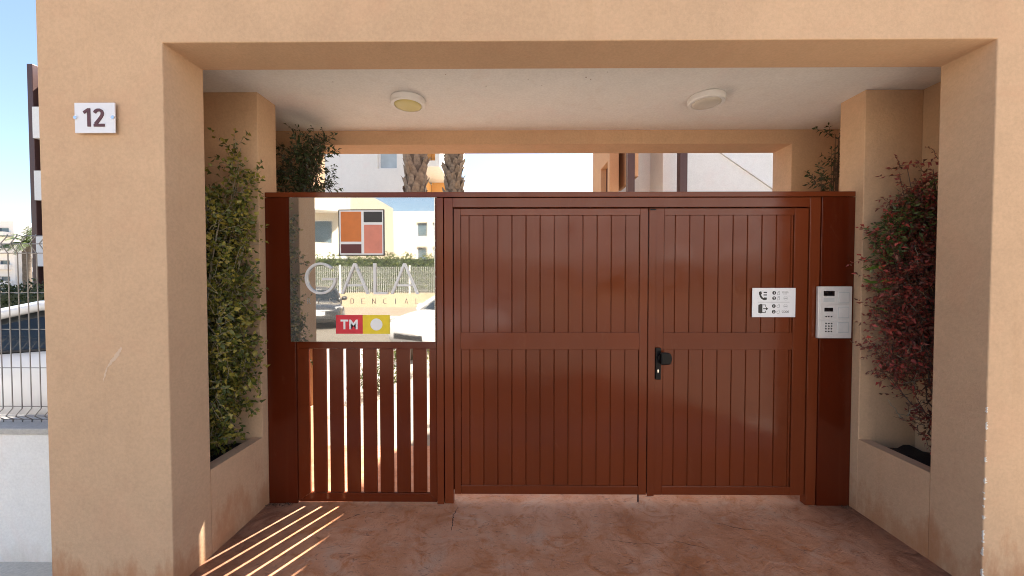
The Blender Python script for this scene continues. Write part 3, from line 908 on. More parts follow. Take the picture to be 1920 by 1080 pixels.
# ---------------------------------------------------------------- instruction sign on the gate
isn = thing('instruction_sign', (1.78, 2.552, 1.311), 'small white instruction sign with phone and door pictograms on the gate', 'sign')
QX, QW, QZ, QH = 1.632, 0.295, 1.512, 0.201
def qu(x): return QX + (x - 130) / 1345 * QW
def qv(y): return QZ - (y - 85) / 897 * QH
build(MB().box(QX, QX + QW, 2.5495, YL - 0.0005, QZ - QH, QZ), 'plate', M['info_white'], isn, bevel=0.001)
YI = 2.5488
def ink(name, mb, mat): return build(mb, name, mat, isn)
def qstroke(pts, w, y=YI): return stroke([(qu(a), qv(b)) for a, b in pts], w, y, y + 0.0004)
def qdisc(x, y, r, yy=YI): return disc((qu(x), qv(y)), r / 1345 * QW, yy, 20, 0.0004)
phone = merge(qstroke([(372, 235), (372, 290), (388, 345), (425, 395), (475, 425), (525, 432)], 0.0125),
              MB().prism_y([(qu(a), qv(b)) for a, b in ((330, 290), (330, 205), (400, 185), (425, 255), (385, 300))], YI - .0001, YI + .0003),
              MB().prism_y([(qu(a), qv(b)) for a, b in ((455, 440), (490, 375), (575, 380), (580, 440), (520, 462))], YI - .0001, YI + .0003))
ink('phone_pictogram', phone, M['ink_black'])
ink('phone_pictogram_lines', merge(qstroke([(475, 222), (580, 222)], 0.0075), qstroke([(475, 300), (580, 300)], 0.0075)), M['ink_black'])
ink('divider', qstroke([(310, 520), (1285, 520)], 0.0026), M['ink_grey'])
ink('door_pictogram', MB().prism_y([(qu(a), qv(b)) for a, b in ((318, 845), (400, 868), (445, 848), (445, 592), (400, 572), (318, 605))], YI, YI + .0004), M['ink_black'])
ink('door_frame_pictogram', merge(qstroke([(446, 605), (545, 605), (545, 660)], 0.0045), qstroke([(446, 840), (545, 840), (545, 785)], 0.0045),
    qstroke([(470, 722), (580, 722)], 0.0062), MB().prism_y([(qu(a), qv(b)) for a, b in ((560, 775), (625, 722), (560, 669))], YI - .0001, YI + .0003)), M['ink_black'])
for x, y, c_ in ((805, 235, '1'), (805, 400, '2'), (800, 640, '1'), (800, 815, '2')):
    ink('step_disc', qdisc(x, y, 58), M['ink_black'])
    text_obj('step_number', c_, qu(x), YI - 0.0004, qv(y), 0.0035 if c_ == '1' else 0.008, 0.0155, 0.0004, M['ink_white'], isn, bold=0.002)
for x, y in ((940, 250), (940, 410), (935, 650), (935, 825)):
    ink('hand_pictogram', merge(qstroke([(x + 30, y - 75), (x + 40, y - 10), (x + 30, y + 40), (x - 30, y + 45), (x - 45, y - 15), (x - 5, y - 25), (x + 5, y - 70)], 0.0028)), M['ink_grey'])
for k, (yy, w) in enumerate(((205, 250), (235, 230), (270, 150))):
    ink('small_print', merge(*[qstroke([(1165 - w / 2 + j * 42, yy), (1165 - w / 2 + j * 42 + 33, yy)], 0.0042) for j in range(int(w / 42))]), M['ink_grey'])
for y in (400, 645):
    ink('key_pictogram', qdisc(1165, y, 68), M['ink_pale'])
    ink('key_pictogram_ring', qdisc(1165, y, 58, YI - .0003), M['info_white'])
    ink('key_mark', merge(qstroke([(1118, y), (1212, y)], 0.0052, YI - .0006)), M['ink_grey'])
text_obj('small_print', 'CODE', qu(1160), YI, qv(815), 0.048, 0.0155, 0.0004, M['ink_black'], isn, bold=0.001)

# ---------------------------------------------------------------- ceiling lamps
def lamp(x, y, dm, label):
    t = thing('ceiling_lamp', (x, y, ZC), label, 'lamp', 'round lamps under the porch ceiling')
    build(MB().lathe([(0.117, 0.0), (0.119, -0.008), (0.119, -0.034), (0.113, -0.041), (0.096, -0.042), (0.094, -0.037), (0.0, -0.037)][:-1], (x, y, ZC - 0.003), 'z', 48), 'lamp_ring', M['lamp_white'], t, smooth=False, bevel=0.0)
    build(MB().lathe([(0.0935, -0.036), (0.091, -0.044), (0.078, -0.050), (0.05, -0.053), (0.02, -0.054)], (x, y, ZC), 'z', 48), 'diffuser', dm, t, smooth=True)
    build(MB().lathe([(0.110, 0.0), (0.110, -0.003)], (x, y, ZC - 0.0002), 'z', 40), 'backplate', M['trim'], t)
lamp(-0.745, 2.60, M['diff_yellow'], 'round white ceiling lamp with yellowed diffuser, nearer the mirror sign')
lamp(1.318, 2.585, M['diff_white'], 'round white ceiling lamp with pale diffuser, nearer the intercom')

# ---------------------------------------------------------------- plants in the niches
def P_shrub_left():
    t = thing('niche_shrub', (-1.92, 2.28, ZP - 0.05), 'tall yellow-green small-leaved shrub filling the niche left of the gate', 'shrub')
    rng = random.Random(3)
    cl = [(0, NL + .01, -1.62), (1, 2.07, 2.485), (2, ZP - .04, 2.6)]
    bl = [(-1.790, 2.40, 2.36, .035, .03, .13, 90), (-1.765, 2.40, 2.16, .075, .06, .14, 330), (-1.930, 2.32, 2.02, .08, .08, .13, 420),
          (-1.860, 2.36, 1.88, .13, .09, .15, 900), (-1.735, 2.36, 1.86, .06, .05, .05, 130), (-1.900, 2.30, 1.70, .11, .10, .12, 650), (-1.83, 2.34, 1.50, .14, .11, .13, 1000),
          (-1.84, 2.33, 1.25, .15, .11, .16, 1300), (-1.82, 2.34, 1.02, .15, .11, .15, 1200), (-1.86, 2.33, 0.80, .13, .11, .13, 900), (-1.91, 2.28, 0.62, .10, .10, .10, 500),
          (-1.76, 2.15, 1.25, .07, .06, .55, 1100), (-1.78, 2.16, 1.85, .06, .06, .2, 330), (-1.96, 2.22, 1.1, .12, .10, .45, 900), (-1.98, 2.20, 1.7, .10, .09, .3, 500)]
    st = MB()
    bases = [(-2.0 + rng.uniform(-.06, .05), 2.17 + rng.uniform(-.06, .06), ZP - .05) for _ in range(6)]
    for b in bl:
        for k in range(3):
            e = (b[0] + rng.uniform(-.7, .7) * b[3], b[1] + rng.uniform(-.6, .6) * b[4], b[2] + rng.uniform(-.3, .9) * b[5])
            twig(st, rng.choice(bases), e, 0.006, 0.002, 0.03, rng, 7)
    for k in range(26):
        b = rng.choice(bl)
        a = (b[0], b[1], b[2]); e = (b[0] + rng.uniform(-1, 1.2) * b[3], b[1] + rng.uniform(-1, 1) * b[4], b[2] + rng.uniform(-.5, 1.1) * b[5])
        twig(st, a, e, 0.003, 0.001, 0.012, rng, 4, 4)
    twig(st, (-1.80, 2.37, 1.80), (-1.655, 2.40, 1.80), 0.0035, 0.0015, 0.012, rng, 5)
    build(st, 'stems', M['stem_pale'], t)
    twig_foliage('foliage', bl, 0.034, M['leaf_green'], M['stem_pale'], t, 5, cl, 0.64, 6, .3, share=0.85)
P_shrub_left()
def P_shrub_right():
    t = thing('niche_shrub', (2.52, 2.28, ZP - 0.05), 'half-dry red-leaved shrub with bare twigs in the niche right of the gate', 'shrub')
    rng = random.Random(5)
    cl = [(0, 2.16, NR - .01), (1, 2.07, 2.485), (2, ZP - .03, 2.6)]
    bl = [(2.500, 2.40, 2.27, .05, .03, .06, 26), (2.63, 2.33, 2.25, .03, .03, .12, 28), (2.52, 2.36, 2.11, .12, .07, .05, 150), (2.50, 2.36, 1.95, .13, .09, .13, 620),
          (2.60, 2.28, 1.85, .10, .1, .2, 560), (2.44, 2.36, 1.76, .14, .09, .14, 640), (2.46, 2.34, 1.55, .16, .1, .15, 900), (2.47, 2.34, 1.32, .17, .1, .15, 950), (2.46, 2.34, 1.12, .18, .1, .12, 520),
          (2.45, 2.34, 0.95, .18, .1, .10, 200), (2.56, 2.28, 0.88, .12, .1, .16, 190), (2.52, 2.3, 0.68, .12, .08, .08, 50), (2.62, 2.25, 1.4, .07, .12, .4, 500)]
    st, pale = MB(), MB()
    bases = [(2.64 + rng.uniform(-.04, .03), 2.15 + rng.uniform(-.05, .05), ZP - .05) for _ in range(6)]
    for b in bl:
        for k in range(2):
            e = (b[0] + rng.uniform(-.8, .8) * b[3], b[1] + rng.uniform(-.6, .6) * b[4], b[2] + rng.uniform(-.4, .9) * b[5])
            twig(st, rng.choice(bases), e, 0.006, 0.0018, 0.035, rng, 8)
    for k in range(110):
        b = rng.choice(bl[3:])
        a = (b[0] + rng.uniform(-.6, .6) * b[3], b[1], b[2] + rng.uniform(-.6, .6) * b[5]); e = (a[0] + rng.uniform(-.13, .1), a[1] + rng.uniform(-.06, .06), a[2] + rng.uniform(-.08, .1))
        twig(st, a, e, 0.0024, 0.0009, 0.015, rng, 4, 4)
    build(st, 'stems', M['stem_brown'], t)
    for (a, e) in (((2.55, 2.30, .70), (2.36, 2.30, .74)), ((2.40, 2.30, .71), (2.33, 2.31, .82)), ((2.44, 2.30, .72), (2.50, 2.26, .83)), ((2.56, 2.27, .6), (2.50, 2.24, .74)),
                   ((2.46, 2.27, .90), (2.44, 2.27, 1.12)), ((2.44, 2.27, 1.05), (2.36, 2.29, 1.10)), ((2.44, 2.27, 1.1), (2.38, 2.26, 1.17)), ((2.44, 2.27, 1.1), (2.49, 2.26, 1.18)), ((2.56, 2.24, .98), (2.38, 2.28, .93)),
                   ((2.46, 2.27, 1.62), (2.43, 2.27, 1.78)), ((2.52, 2.26, 1.3), (2.42, 2.28, 1.42)), ((2.52, 2.25, 1.45), (2.40, 2.28, 1.55))):
        twig(pale, a, e, 0.0035, 0.0015, 0.012, rng, 6, 5)
    build(pale, 'bare_twigs', M['stem_pale'], t)
    twig_foliage('foliage', bl, 0.027, M['leaf_red'], M['stem_brown'], t, 8, cl, 0.50, 8, 0.0, (.08, .2), .0012, 1.35)
    gb = [(2.37, 2.34, 1.86, .07, .05, .10, 260), (2.33, 2.36, 1.72, .08, .04, .05, 130), (2.55, 2.31, 2.06, .10, .07, .06, 300), (2.45, 2.3, 1.95, .1, .06, .1, 160), (2.60, 2.30, 1.30, .06, .08, .1, 60)]
    foliage('green_foliage', gb, 0.032, M['leaf_mid'], t, 9, 0.2, cl, 0.45)
    # fresh whorls reaching out of the niche
    k = 0
    L = 0.055
    lm = bpy.data.meshes.new('leaf')
    pr_ = [(0, 0), (.15, .16), (.4, .24), (.7, .17), (1, 0)]
    V = [(x * L, 0, -.12 * L * x * x) for x, w in pr_] + [(x * L, w * L, .05 * L - .12 * L * x * x) for x, w in pr_[1:-1]] + [(x * L, -w * L, .05 * L - .12 * L * x * x) for x, w in pr_[1:-1]]
    F = [(0, 1, 5), (1, 2, 6, 5), (2, 3, 7, 6), (3, 4, 7), (0, 8, 1), (1, 8, 9, 2), (2, 9, 10, 3), (3, 10, 4)]
    lm.from_pydata(V, [], F); lm.update()
    for (c, n_) in (((2.225, 2.33, 1.545), 5), ((2.275, 2.32, 1.500), 6), ((2.265, 2.33, 1.640), 5), ((2.280, 2.32, 1.385), 5), ((2.33, 2.32, 1.565), 4), ((2.63, 2.20, 1.875), 3)):
        for j in range(n_):
            o = link_mesh('leaf', lm, M['leaf_bright'], t, tuple(Vector(c) - ORG[t.name]))
            o.rotation_euler = (rng.uniform(-.6, .6), rng.uniform(-.7, .4), 2 * math.pi * j / n_ + rng.uniform(-.3, .3))
            s_ = rng.uniform(.75, 1.25); o.scale = (s_, s_, s_)
    tw = MB()
    for c in ((2.225, 2.33, 1.545), (2.275, 2.32, 1.500), (2.265, 2.33, 1.640), (2.280, 2.32, 1.385), (2.63, 2.2, 1.875)):
        twig(tw, (2.45, 2.33, c[2] - .12), c, 0.003, 0.0015, .01, rng, 5)
    build(tw, 'young_shoots', M['stem_brown'], t)
P_shrub_right()
def rear_shrub(x, blobs, label, lo, hi, seed):
    t = thing('rear_shrub', (x, 2.9, ZP - .05), label, 'shrub')
    rng = random.Random(seed); st = MB()
    for b in blobs:
        for k in range(4):
            twig(st, (x + rng.uniform(-.06, .06), 2.9 + rng.uniform(-.08, .08), ZP - .05), (b[0] + rng.uniform(-.5, .5) * b[3], b[1], b[2] + rng.uniform(-.3, .8) * b[5]), .006, .002, .03, rng, 8)
    build(st, 'stems', M['stem_brown'], t)
    twig_foliage('foliage', blobs, 0.038, M['leaf_dark'], M['stem_brown'], t, seed, [(0, lo, hi), (1, 2.70, 3.12), (2, ZP - .03, ZC - .03)], 0.40, 8, .2, (.1, .2), .0015, 1.3)
rear_shrub(-1.90, [(-1.60, 2.95, 2.62, .12, .1, .12, 260), (-1.66, 2.95, 2.48, .11, .12, .12, 420), (-1.64, 2.95, 2.32, .12, .12, .12, 520), (-1.82, 2.95, 2.42, .09, .1, .05, 170), (-1.72, 2.95, 2.1, .15, .12, .2, 500), (-1.55, 2.95, 2.66, .1, .06, .05, 100), (-1.8, 2.92, 1.4, .16, .14, .6, 600)],
           'dark leafy shrub rising behind the gate above the mirror sign', NL + .01, -1.38, 21)
rear_shrub(2.50, [(2.50, 2.92, 2.66, .06, .06, .05, 50), (2.50, 2.92, 2.47, .07, .06, .05, 70), (2.43, 2.92, 2.33, .10, .05, .025, 70), (2.55, 2.92, 1.6, .13, .12, .5, 500)],
           'dark sprigs of a shrub behind the gate above the intercom', 2.24, NR - .01, 23)

# ---------------------------------------------------------------- low white wall and mesh fence left and right of the portal
def low_wall(x0, x1, label):
    t = thing('low_wall', ((x0 + x1) / 2, 2.1, 0), label, 'wall')
    build(MB().box(x0, x1, 2.0, 2.2, -0.05, 0.715), 'wall_body', M['whitewall'], t, bevel=0.008)
    build(MB().box(x0, x1, 1.992, 2.208, 0.7155, 0.750), 'coping', M['kerb'], t, bevel=0.006)
low_wall(-9.0, OL - 0.004, 'low white painted wall under the mesh fence left of the portal')
low_wall(OR_ + 0.004, 9.0, 'low white painted wall right of the portal')
def mesh_fence(x0, x1, label):
    t = thing('mesh_fence', ((x0 + x1) / 2, 2.1, 0.722), label, 'fence')
    prof = [(0, .752), (0, .768), (-.03, .795), (0, .830), (0, 1.25), (0, 1.72), (-.03, 1.77), (0, 1.818), (0, 1.826)]
    wm = MB().tube([(0, y, z) for y, z in prof], 0.0028, 6).mesh('wire', smooth=True)
    n = int((x1 - x0) / 0.055)
    for k in range(n):
        link_mesh('wire', wm, M['galv'], t, tuple(Vector((x0 + 0.03 + k * 0.055, 2.085, 0)) - ORG[t.name]))
    for y, z in ((0, 1.818), (-.03, 1.77), (0, 1.72), (0, 1.495), (0, 1.285), (0, 1.063), (0, .840), (-.03, .795), (0, .765)):
        build(MB().tube([(x0, 2.085 + y + .005, z), (x1, 2.085 + y + .005, z)], 0.0027, 6), 'rail_wire', M['galv'], t)
    x = x0 + .02
    while x < x1:
        build(MB().box(x, x + .045, 2.10, 2.145, .751, 1.86), 'fence_post', M['galv'], t, bevel=.004)
        x += 2.2
mesh_fence(-7.7, OL - 0.01, 'grey welded mesh fence with folded wires on the low wall left of the portal')
mesh_fence(OR_ + 0.01, 5.5, 'grey welded mesh fence with folded wires on the low wall right of the portal')

# ---------------------------------------------------------------- cars
def make_car(paint, label, loc, heading, group='parked cars'):
    """x forward, y left; built round its own origin on the ground, then turned"""
    t = thing('parked_car', (0, 0, 0), label, 'car', group)
    pm = M[paint]
    st = [  # x, half width, bottom, top, crown
        (2.08, .50, .40, .62, .01), (2.03, .70, .27, .68, .015), (1.90, .80, .22, .74, .02), (1.60, .86, .22, .82, .03), (1.20, .885, .24, .885, .035), (0.80, .895, .26, .935, .03),
        (0.20, .90, .27, .945, .0), (-.50, .90, .27, .955, .0), (-1.1, .90, .27, .97, .0), (-1.5, .885, .25, .985, .0), (-1.85, .83, .25, .985, .0), (-2.0, .74, .32, .95, .0), (-2.06, .55, .42, .88, 0)]
    prof = lambda w, zb, zt, cr: [(0, zb), (w * .85, zb), (w * .965, zb + .05), (w, zb + (zt - zb) * .33), (w * 1.0, zb + (zt - zb) * .62), (w * .975, zb + (zt - zb) * .86), (w * .93, zt - .012), (w * .86, zt + cr * .3), (w * .5, zt + cr * .9), (0, zt + cr)]
    mb = MB(); rows = []
    for x, w, zb, ztp, cr in st:
        h = prof(w, zb, ztp, cr)
        ring = [(x, y, z) for y, z in h] + [(x, -y, z) for y, z in h[-2:0:-1]]
        rows.append(ring)
    n = len(rows[0])
    vs = [p for r_ in rows for p in r_]
    fs = [(i * n + j, i * n + (j + 1) % n, (i + 1) * n + (j + 1) % n, (i + 1) * n + j) for i in range(len(rows) - 1) for j in range(n)]
    fs += [tuple(range(n)), tuple(range((len(rows) - 1) * n, len(rows) * n))]
    mb.add(vs, fs)
    body = build(mb, 'body', pm, t, smooth=True)
    sd = body.modifiers.new('sub', 'SUBSURF'); sd.levels = sd.render_levels = 2
    # glasshouse: windscreen, side and rear glass as one curved shell, roof panel and pillars over it
    gs = [(0.98, .74, .93), (0.62, .765, 1.13), (0.30, .70, 1.30), (0.02, .655, 1.385), (-.45, .635, 1.425), (-.95, .625, 1.405), (-1.35, .63, 1.33), (-1.70, .66, 1.16), (-1.92, .70, .975)]
    mb = MB(); rows = []
    for x, w, zt_ in gs:
        zb_ = .90
        wb = .83
        h = [(wb, zb_), (wb - (wb - w) * .5 + .01, (zb_ + zt_) / 2), (w, zt_ - .045 * (zt_ - .9) / .5), (w * .86, zt_ - .008), (w * .5, zt_ + .012), (0, zt_ + .018)]
        rows.append([(x, y, z) for y, z in h] + [(x, -y, z) for y, z in h[-2::-1]])
    n = len(rows[0])
    vs = [p for r_ in rows for p in r_]
    mb.add(vs, [(i * n + j, i * n + j + 1, (i + 1) * n + j + 1, (i + 1) * n + j) for i in range(len(rows) - 1) for j in range(n - 1)])
    gl = build(mb, 'glasshouse', M['car_glass'], t, smooth=True)
    # roof skin
    mb = MB(); rr = rows[2:7]
    top = [[(x, y * 1.01, z + .006) for x, y, z in r_[2:-2]] for r_ in rr]
    k = len(top[0])
    mb.add([p for r_ in top for p in r_], [(i * k + j, i * k + j + 1, (i + 1) * k + j + 1, (i + 1) * k + j) for i in range(len(top) - 1) for j in range(k - 1)])
    roof = build(mb, 'roof', pm, t, smooth=True)
    sm = roof.modifiers.new('thick', 'SOLIDIFY'); sm.thickness = .02
    for s in (-1, 1):
        ap = [(x, s * y * 1.005, z) for x, y, z in [(1.02, .80, .92), (.62, .775, 1.115), (.30, .712, 1.285), (.02, .668, 1.365), (-.45, .65, 1.405), (-.95, .64, 1.385), (-1.35, .645, 1.315), (-1.70, .69, 1.15), (-1.93, .75, .97)]]
        build(MB().tube(ap, [.05, .05, .052, .05, .046, .046, .06, .085, .10], 8), 'pillar', pm, t, smooth=True)
        build(MB().tube([(-.42, s * .655, 1.39), (-.40, s * .835, .93)], .032, 6), 'pillar', M['trim'], t)
        build(MB().tube([(1.0, s * .838, .945), (0, s * .842, .955), (-1.5, s * .832, .985)], .012, 6), 'window_trim', M['trim'], t)
        # mirror
        mr = build(MB().lathe([(.02, -.11), (.065, -.085), (.078, 0), (.07, .07), (.03, .10)], (.72, s * .985, .985), 'y', 16), 'door_mirror', pm, t, smooth=True)
        build(MB().box(.70, .76, min(s * .84, s * .93), max(s * .84, s * .93), .945, .975), 'mirror_arm', M['trim'], mr)
        # doors: shut lines, handles, sill
        for xx in (.83, -.42, -1.28):
            build(MB().tube([(xx, s * .893, .40), (xx - .02, s * .906, .62), (xx - .03, s * .884, .86), (xx - .03, s * .845, .945)], .005, 5), 'door_seam', M['trim'], t)
        for xx in (-.22, -1.05):
            build(MB().tube([(xx - .09, s * .903, .80), (xx, s * .915, .805), (xx + .09, s * .903, .80)], .013, 6), 'door_handle', pm, t, smooth=True)
        build(MB().box(-.85, .80, min(s * .80, s * .893), max(s * .80, s * .893), .235, .30), 'sill', M['trim'], t, bevel=.015)
        build(MB().prism_z([(2.02, s * .60), (1.72, s * .845), (1.60, s * .862), (1.95, s * .56)], .66, .76), 'headlight', M['head_lens'], t, bevel=.02)
        build(MB().prism_z([(-2.03, s * .60), (-1.80, s * .85), (-1.70, s * .868), (-1.99, s * .5)], .78, .90), 'tail_light', M['tail_red'], t, bevel=.02)
    build(MB().box(1.98, 2.075, -.45, .45, .36, .50), 'grille', M['trim'], t, bevel=.02)
    build(MB().box(2.06, 2.088, -.26, .26, .50, .61), 'number_plate', M['info_white'], t)
    for x in (1.28, -1.28):
        for s in (-1, 1):
            y = s * .80
            build(MB().lathe([(.375, -.02), (.375, .118)], (x, y, .34), 'y', 28, s), 'wheel_arch', M['trim'], t)
            w = build(MB().lathe([(.24, -.10), (.30, -.10), (.318, -.07), (.322, .0), (.318, .115), (.30, .128), (.24, .13)], (x, y, .322), 'y', 32, s), 'tyre', M['tyre'], t, smooth=True)
            rim = MB().lathe([(.225, .08), (.225, .132), (.20, .134), (.19, .10), (.05, .12), (.02, .125)], (x, y, .322), 'y', 28, s)
            rb = build(rim, 'rim', M['alu'], w, smooth=False)
    t.location = loc
    t.rotation_euler = (0, 0, heading)
    ORG[t.name] = Vector(loc)
    return t
cw = make_car('car_white', 'white hatchback parked behind the mesh fence at the left edge', (-4.80, 4.10, -0.005), math.atan2(-.44, -.90))
cw.scale = (1.0, 1.0, 0.97)
make_car('car_white', 'white car parked at the kerb across the pavement, reflected in the sign', (-1.25, -4.75, -0.116), math.radians(122))
make_car('car_dark', 'dark car parked on the far side of the road, reflected in the sign', (-7.6, -8.9, -0.116), math.radians(60))

# ---------------------------------------------------------------- hedges and garden shrubs
def hedge(name, x0, x1, y0, y1, z0, z1, size, n, mat, label, seed, group=None):
    t = thing(name, ((x0 + x1) / 2, (y0 + y1) / 2, 0), label, 'hedge', group)
    rng = np.random.default_rng(seed)
    # leaves gather near the clipped surface of the hedge
    p = rng.uniform(size=(n, 3))
    ax = rng.integers(0, 3, n); side = rng.integers(0, 2, n)
    dep = rng.exponential(0.10, n)
    for a in range(3):
        k = (ax == a)
        p[k, a] = np.where(side[k] == 0, dep[k], 1 - dep[k])
    p = np.clip(p, -0.03, 1.03)
    bump_ = 0.06 * np.sin(p[:, 0] * 17 * (x1 - x0) / 3) + 0.05 * np.sin(p[:, 0] * 41 + p[:, 1] * 9)
    Pp = np.stack([x0 + p[:, 0] * (x1 - x0), y0 + p[:, 1] * (y1 - y0), z0 + p[:, 2] * (z1 - z0) * (1 + bump_)], 1)
    D = rng.normal(size=(n, 3)) + np.array([0, 0, .4])
    Ls = rng.uniform(.7, 1.3, n) * size
    V, F = leaf_arrays(Pp, D, Ls, Ls * .5, rng.uniform(0, .3, n), rng)
    f_ = link_mesh('foliage', fast_mesh('foliage', V, F, ORG[t.name]), mat, t)
    st = MB(); r2 = random.Random(seed)
    build(MB().box(x0 + .14, x1 - .14, y0 + .16, y1 - .16, z0, z1 - .16), 'inner_growth', M['leaf_dark'], t)
    for k in range(int((x1 - x0) * 3) + 2):
        xx = r2.uniform(x0, x1); yy = (y0 + y1) / 2
        twig(st, (xx, yy, 0), (xx + r2.uniform(-.2, .2), yy + r2.uniform(-.1, .1), z1 * .85), .018, .006, .05, r2, 6)
    build(st, 'stems', M['stem_brown'], t)
hedge('clipped_hedge', -15.5, -6.2, 7.6, 8.5, 0.0, 1.42, 0.075, 26000, M['leaf_dark'], 'dark clipped hedge behind the white hatchback', 31)
hedge('street_hedge', -30, -1.0, -18.2, -16.7, 0.4, 2.95, 0.16, 26000, M['leaf_mid'], 'green hedge behind the fence across the road, reflected in the sign', 32)
hedge('street_hedge', -1.0, 24, -18.0, -16.7, 0.4, 2.6, 0.16, 15000, M['leaf_mid'], 'green hedge across the road behind the viewer', 33)
def round_shrub(x, y, blobs, mat, label, seed, size=.045, group='courtyard shrubs behind the gate'):
    t = thing('courtyard_shrub', (x, y, 0), label, 'shrub', group)
    rng = random.Random(seed); st = MB()
    for b in blobs:
        for k in range(4):
            twig(st, (x + rng.uniform(-.06, .06), y + rng.uniform(-.06, .06), 0), (b[0] + rng.uniform(-.5, .5) * b[3], b[1] + rng.uniform(-.5, .5) * b[4], b[2]), .010, .003, .03, rng, 6)
    build(st, 'stems', M['stem_brown'], t)
    foliage('foliage', blobs, size, mat, t, seed, .2, [(2, .01, 5)], .5)
round_shrub(-0.62, 4.3, [(-0.62, 4.3, .25, .22, .2, .22, 500), (-0.55, 4.3, .55, .18, .16, .2, 380)], M['leaf_mid'], 'low green shrub in the courtyard just behind the gate', 41)
round_shrub(-1.9, 5.2, [(-1.9, 5.2, .3, .3, .3, .3, 700), (-1.8, 5.2, .6, .2, .2, .25, 400)], M['leaf_mid'], 'low green shrub seen through the slats beside the white garden wall', 42)
round_shrub(-1.35, 6.4, [(-1.35, 6.4, .35, .35, .3, .35, 800)], M['leaf_green'], 'low yellow-green shrub seen through the middle slats', 43)
round_shrub(-2.0, 8.4, [(-2.0, 8.4, .5, .6, .4, .5, 1200), (-1.2, 8.6, .4, .5, .4, .4, 900)], M['leaf_green'], 'broad yellow-green shrub between the two palms', 44, .07)
gw = build(MB().box(-2.28, -2.16, 3.40, 8.5, -.05, 1.25), 'garden_wall', M['white_render'], bevel=.01, origin=(-2.22, 5.9, 0))
tag(gw, 'white garden wall seen through the slats behind the gate', 'wall')

# dry leaf litter at the foot of the gate post
rng = np.random.default_rng(5); n = 46
pp = np.stack([rng.uniform(-1.72, -1.55, n), 2.535 - np.abs(rng.normal(0, .018, n)), np.full(n, .004)], 1)
pp2 = np.stack([rng.uniform(2.24, 2.315, 12), 2.535 - np.abs(rng.normal(0, .012, 12)), np.full(12, .004)], 1)
pp = np.concatenate([pp, pp2]); n = len(pp)
V, F = leaf_arrays(pp, np.concatenate([rng.normal(size=(n, 2)), np.full((n, 1), .25)], 1), rng.uniform(.008, .022, n), rng.uniform(.005, .012, n), np.zeros(n), rng)
V[:, 2] = np.maximum(V[:, 2], .002)
tag(link_mesh('leaf_litter', fast_mesh('leaf_litter', V, F, (0, 0, 0)), M['leaf_litter']), 'dry leaf litter gathered at the foot of the gate posts', 'leaves', kind='stuff')

# ---------------------------------------------------------------- palms
def frond(mb_st, out, base, az, el, L, rng, leaflet=.42):
    pts = []
    d = Vector((math.cos(az) * math.cos(el), math.sin(az) * math.cos(el), math.sin(el)))
    p = Vector(base)
    for k in range(11):
        pts.append(p.copy())
        p = p + d * (L / 10)
        d = (d + Vector((0, 0, -.13))).normalized()
    mb_st.tube(pts, [.022 * (1 - k / 11) + .004 for k in range(11)], 5)
    for k in range(1, 11):
        for s in (-1, 1):
            for j in range(3):
                q = pts[k - 1].lerp(pts[k], j / 3)
                t = (pts[k] - pts[k - 1]).normalized()
                sd = t.cross(Vector((0, 0, 1)))
                sd = sd.normalized() if sd.length > 1e-3 else Vector((1, 0, 0))
                dd = (sd * s + t * .9 + Vector((0, 0, -.35 + rng.uniform(-.2, .2)))).normalized()
                ll = leaflet * (1 - abs(k - 5) / 8)
                w = t * .018
                a = q - w; b = q + w; c = q + dd * ll
                m_ = q + dd * ll * .5
                i = len(out.v)
                out.v += [tuple(a), tuple(b), tuple(m_ + w), tuple(m_ - w), tuple(c + Vector((0, 0, -.1 * ll)))]
                out.f += [(i, i + 1, i + 2, i + 3), (i + 3, i + 2, i + 4)]
def palm(x, y, rad, h, label, seed, scales=True, nf=22, L=2.3, group='palms'):
    t = thing('palm_tree', (x, y, 0), label, 'palm', group)
    rng = random.Random(seed)
    prof = []
    for k in range(25):
        z = h * k / 24
        prof.append((rad * (1.12 if k == 0 else 1 - .12 * k / 24) * rng.uniform(.95, 1.03), z - .05))
    tr = build(MB().lathe(prof, (x, y, 0), 'z', 18), 'trunk', M['bark'], t, smooth=True)
    if scales:
        # old leaf bases, woven round the trunk
        b = MB()
        b.add([(-.085, 0, 0), (.085, 0, 0), (.060, .045, .13), (-.060, .045, .13), (-.075, .085, .20), (.015, .095, .25), (.04, .06, .19), (0, -.03, .1)],
              [(0, 1, 2, 3), (3, 2, 6, 5, 4), (0, 3, 4), (1, 7, 6, 2), (0, 7, 1), (0, 4, 5, 7), (7, 5, 6)])
        lm = b.mesh('leaf_base')
        z, ring = 0.4, 0
        while z < h - .1:
            nn = 9
            for j in range(nn):
                an = 2 * math.pi * (j + .5 * (ring % 2)) / nn + rng.uniform(-.08, .08)
                rr = rad * (1 - .12 * z / h) * .96
                o = link_mesh('leaf_base', lm, M['leaf_base'], tr, (math.cos(an) * rr, math.sin(an) * rr, z + rng.uniform(-.03, .03)))
                o.rotation_euler = (rng.uniform(-.12, .2), rng.uniform(-.25, .25), an - math.pi / 2)
                s_ = rng.uniform(.8, 1.2); o.scale = (s_ * rng.choice((-1, 1)), s_, s_)
            z += .20; ring += 1
    st, lv = MB(), MB()
    for k in range(nf):
        frond(st, lv, (x, y, h - .05), k * 2.4 + rng.uniform(-.2, .2), R(rng.uniform(-5, 75)), L * rng.uniform(.85, 1.1), rng)
    cr = build(lv, 'crown', M['frond'], t, recalc=False)
    build(st, 'frond_stalks', M['leaf_mid'], t, smooth=True)
palm(-1.985, 7.4, .205, 6.3, 'thick nearer palm trunk with rough leaf bases seen above the gate', 61)
palm(-1.545, 9.4, .205, 6.6, 'palm trunk further right beside the open sky above the gate', 62)
palm(-33.3, 25, .22, 4.1, 'small distant palm in front of the white flats at the left edge', 63, False, 20, 1.6)

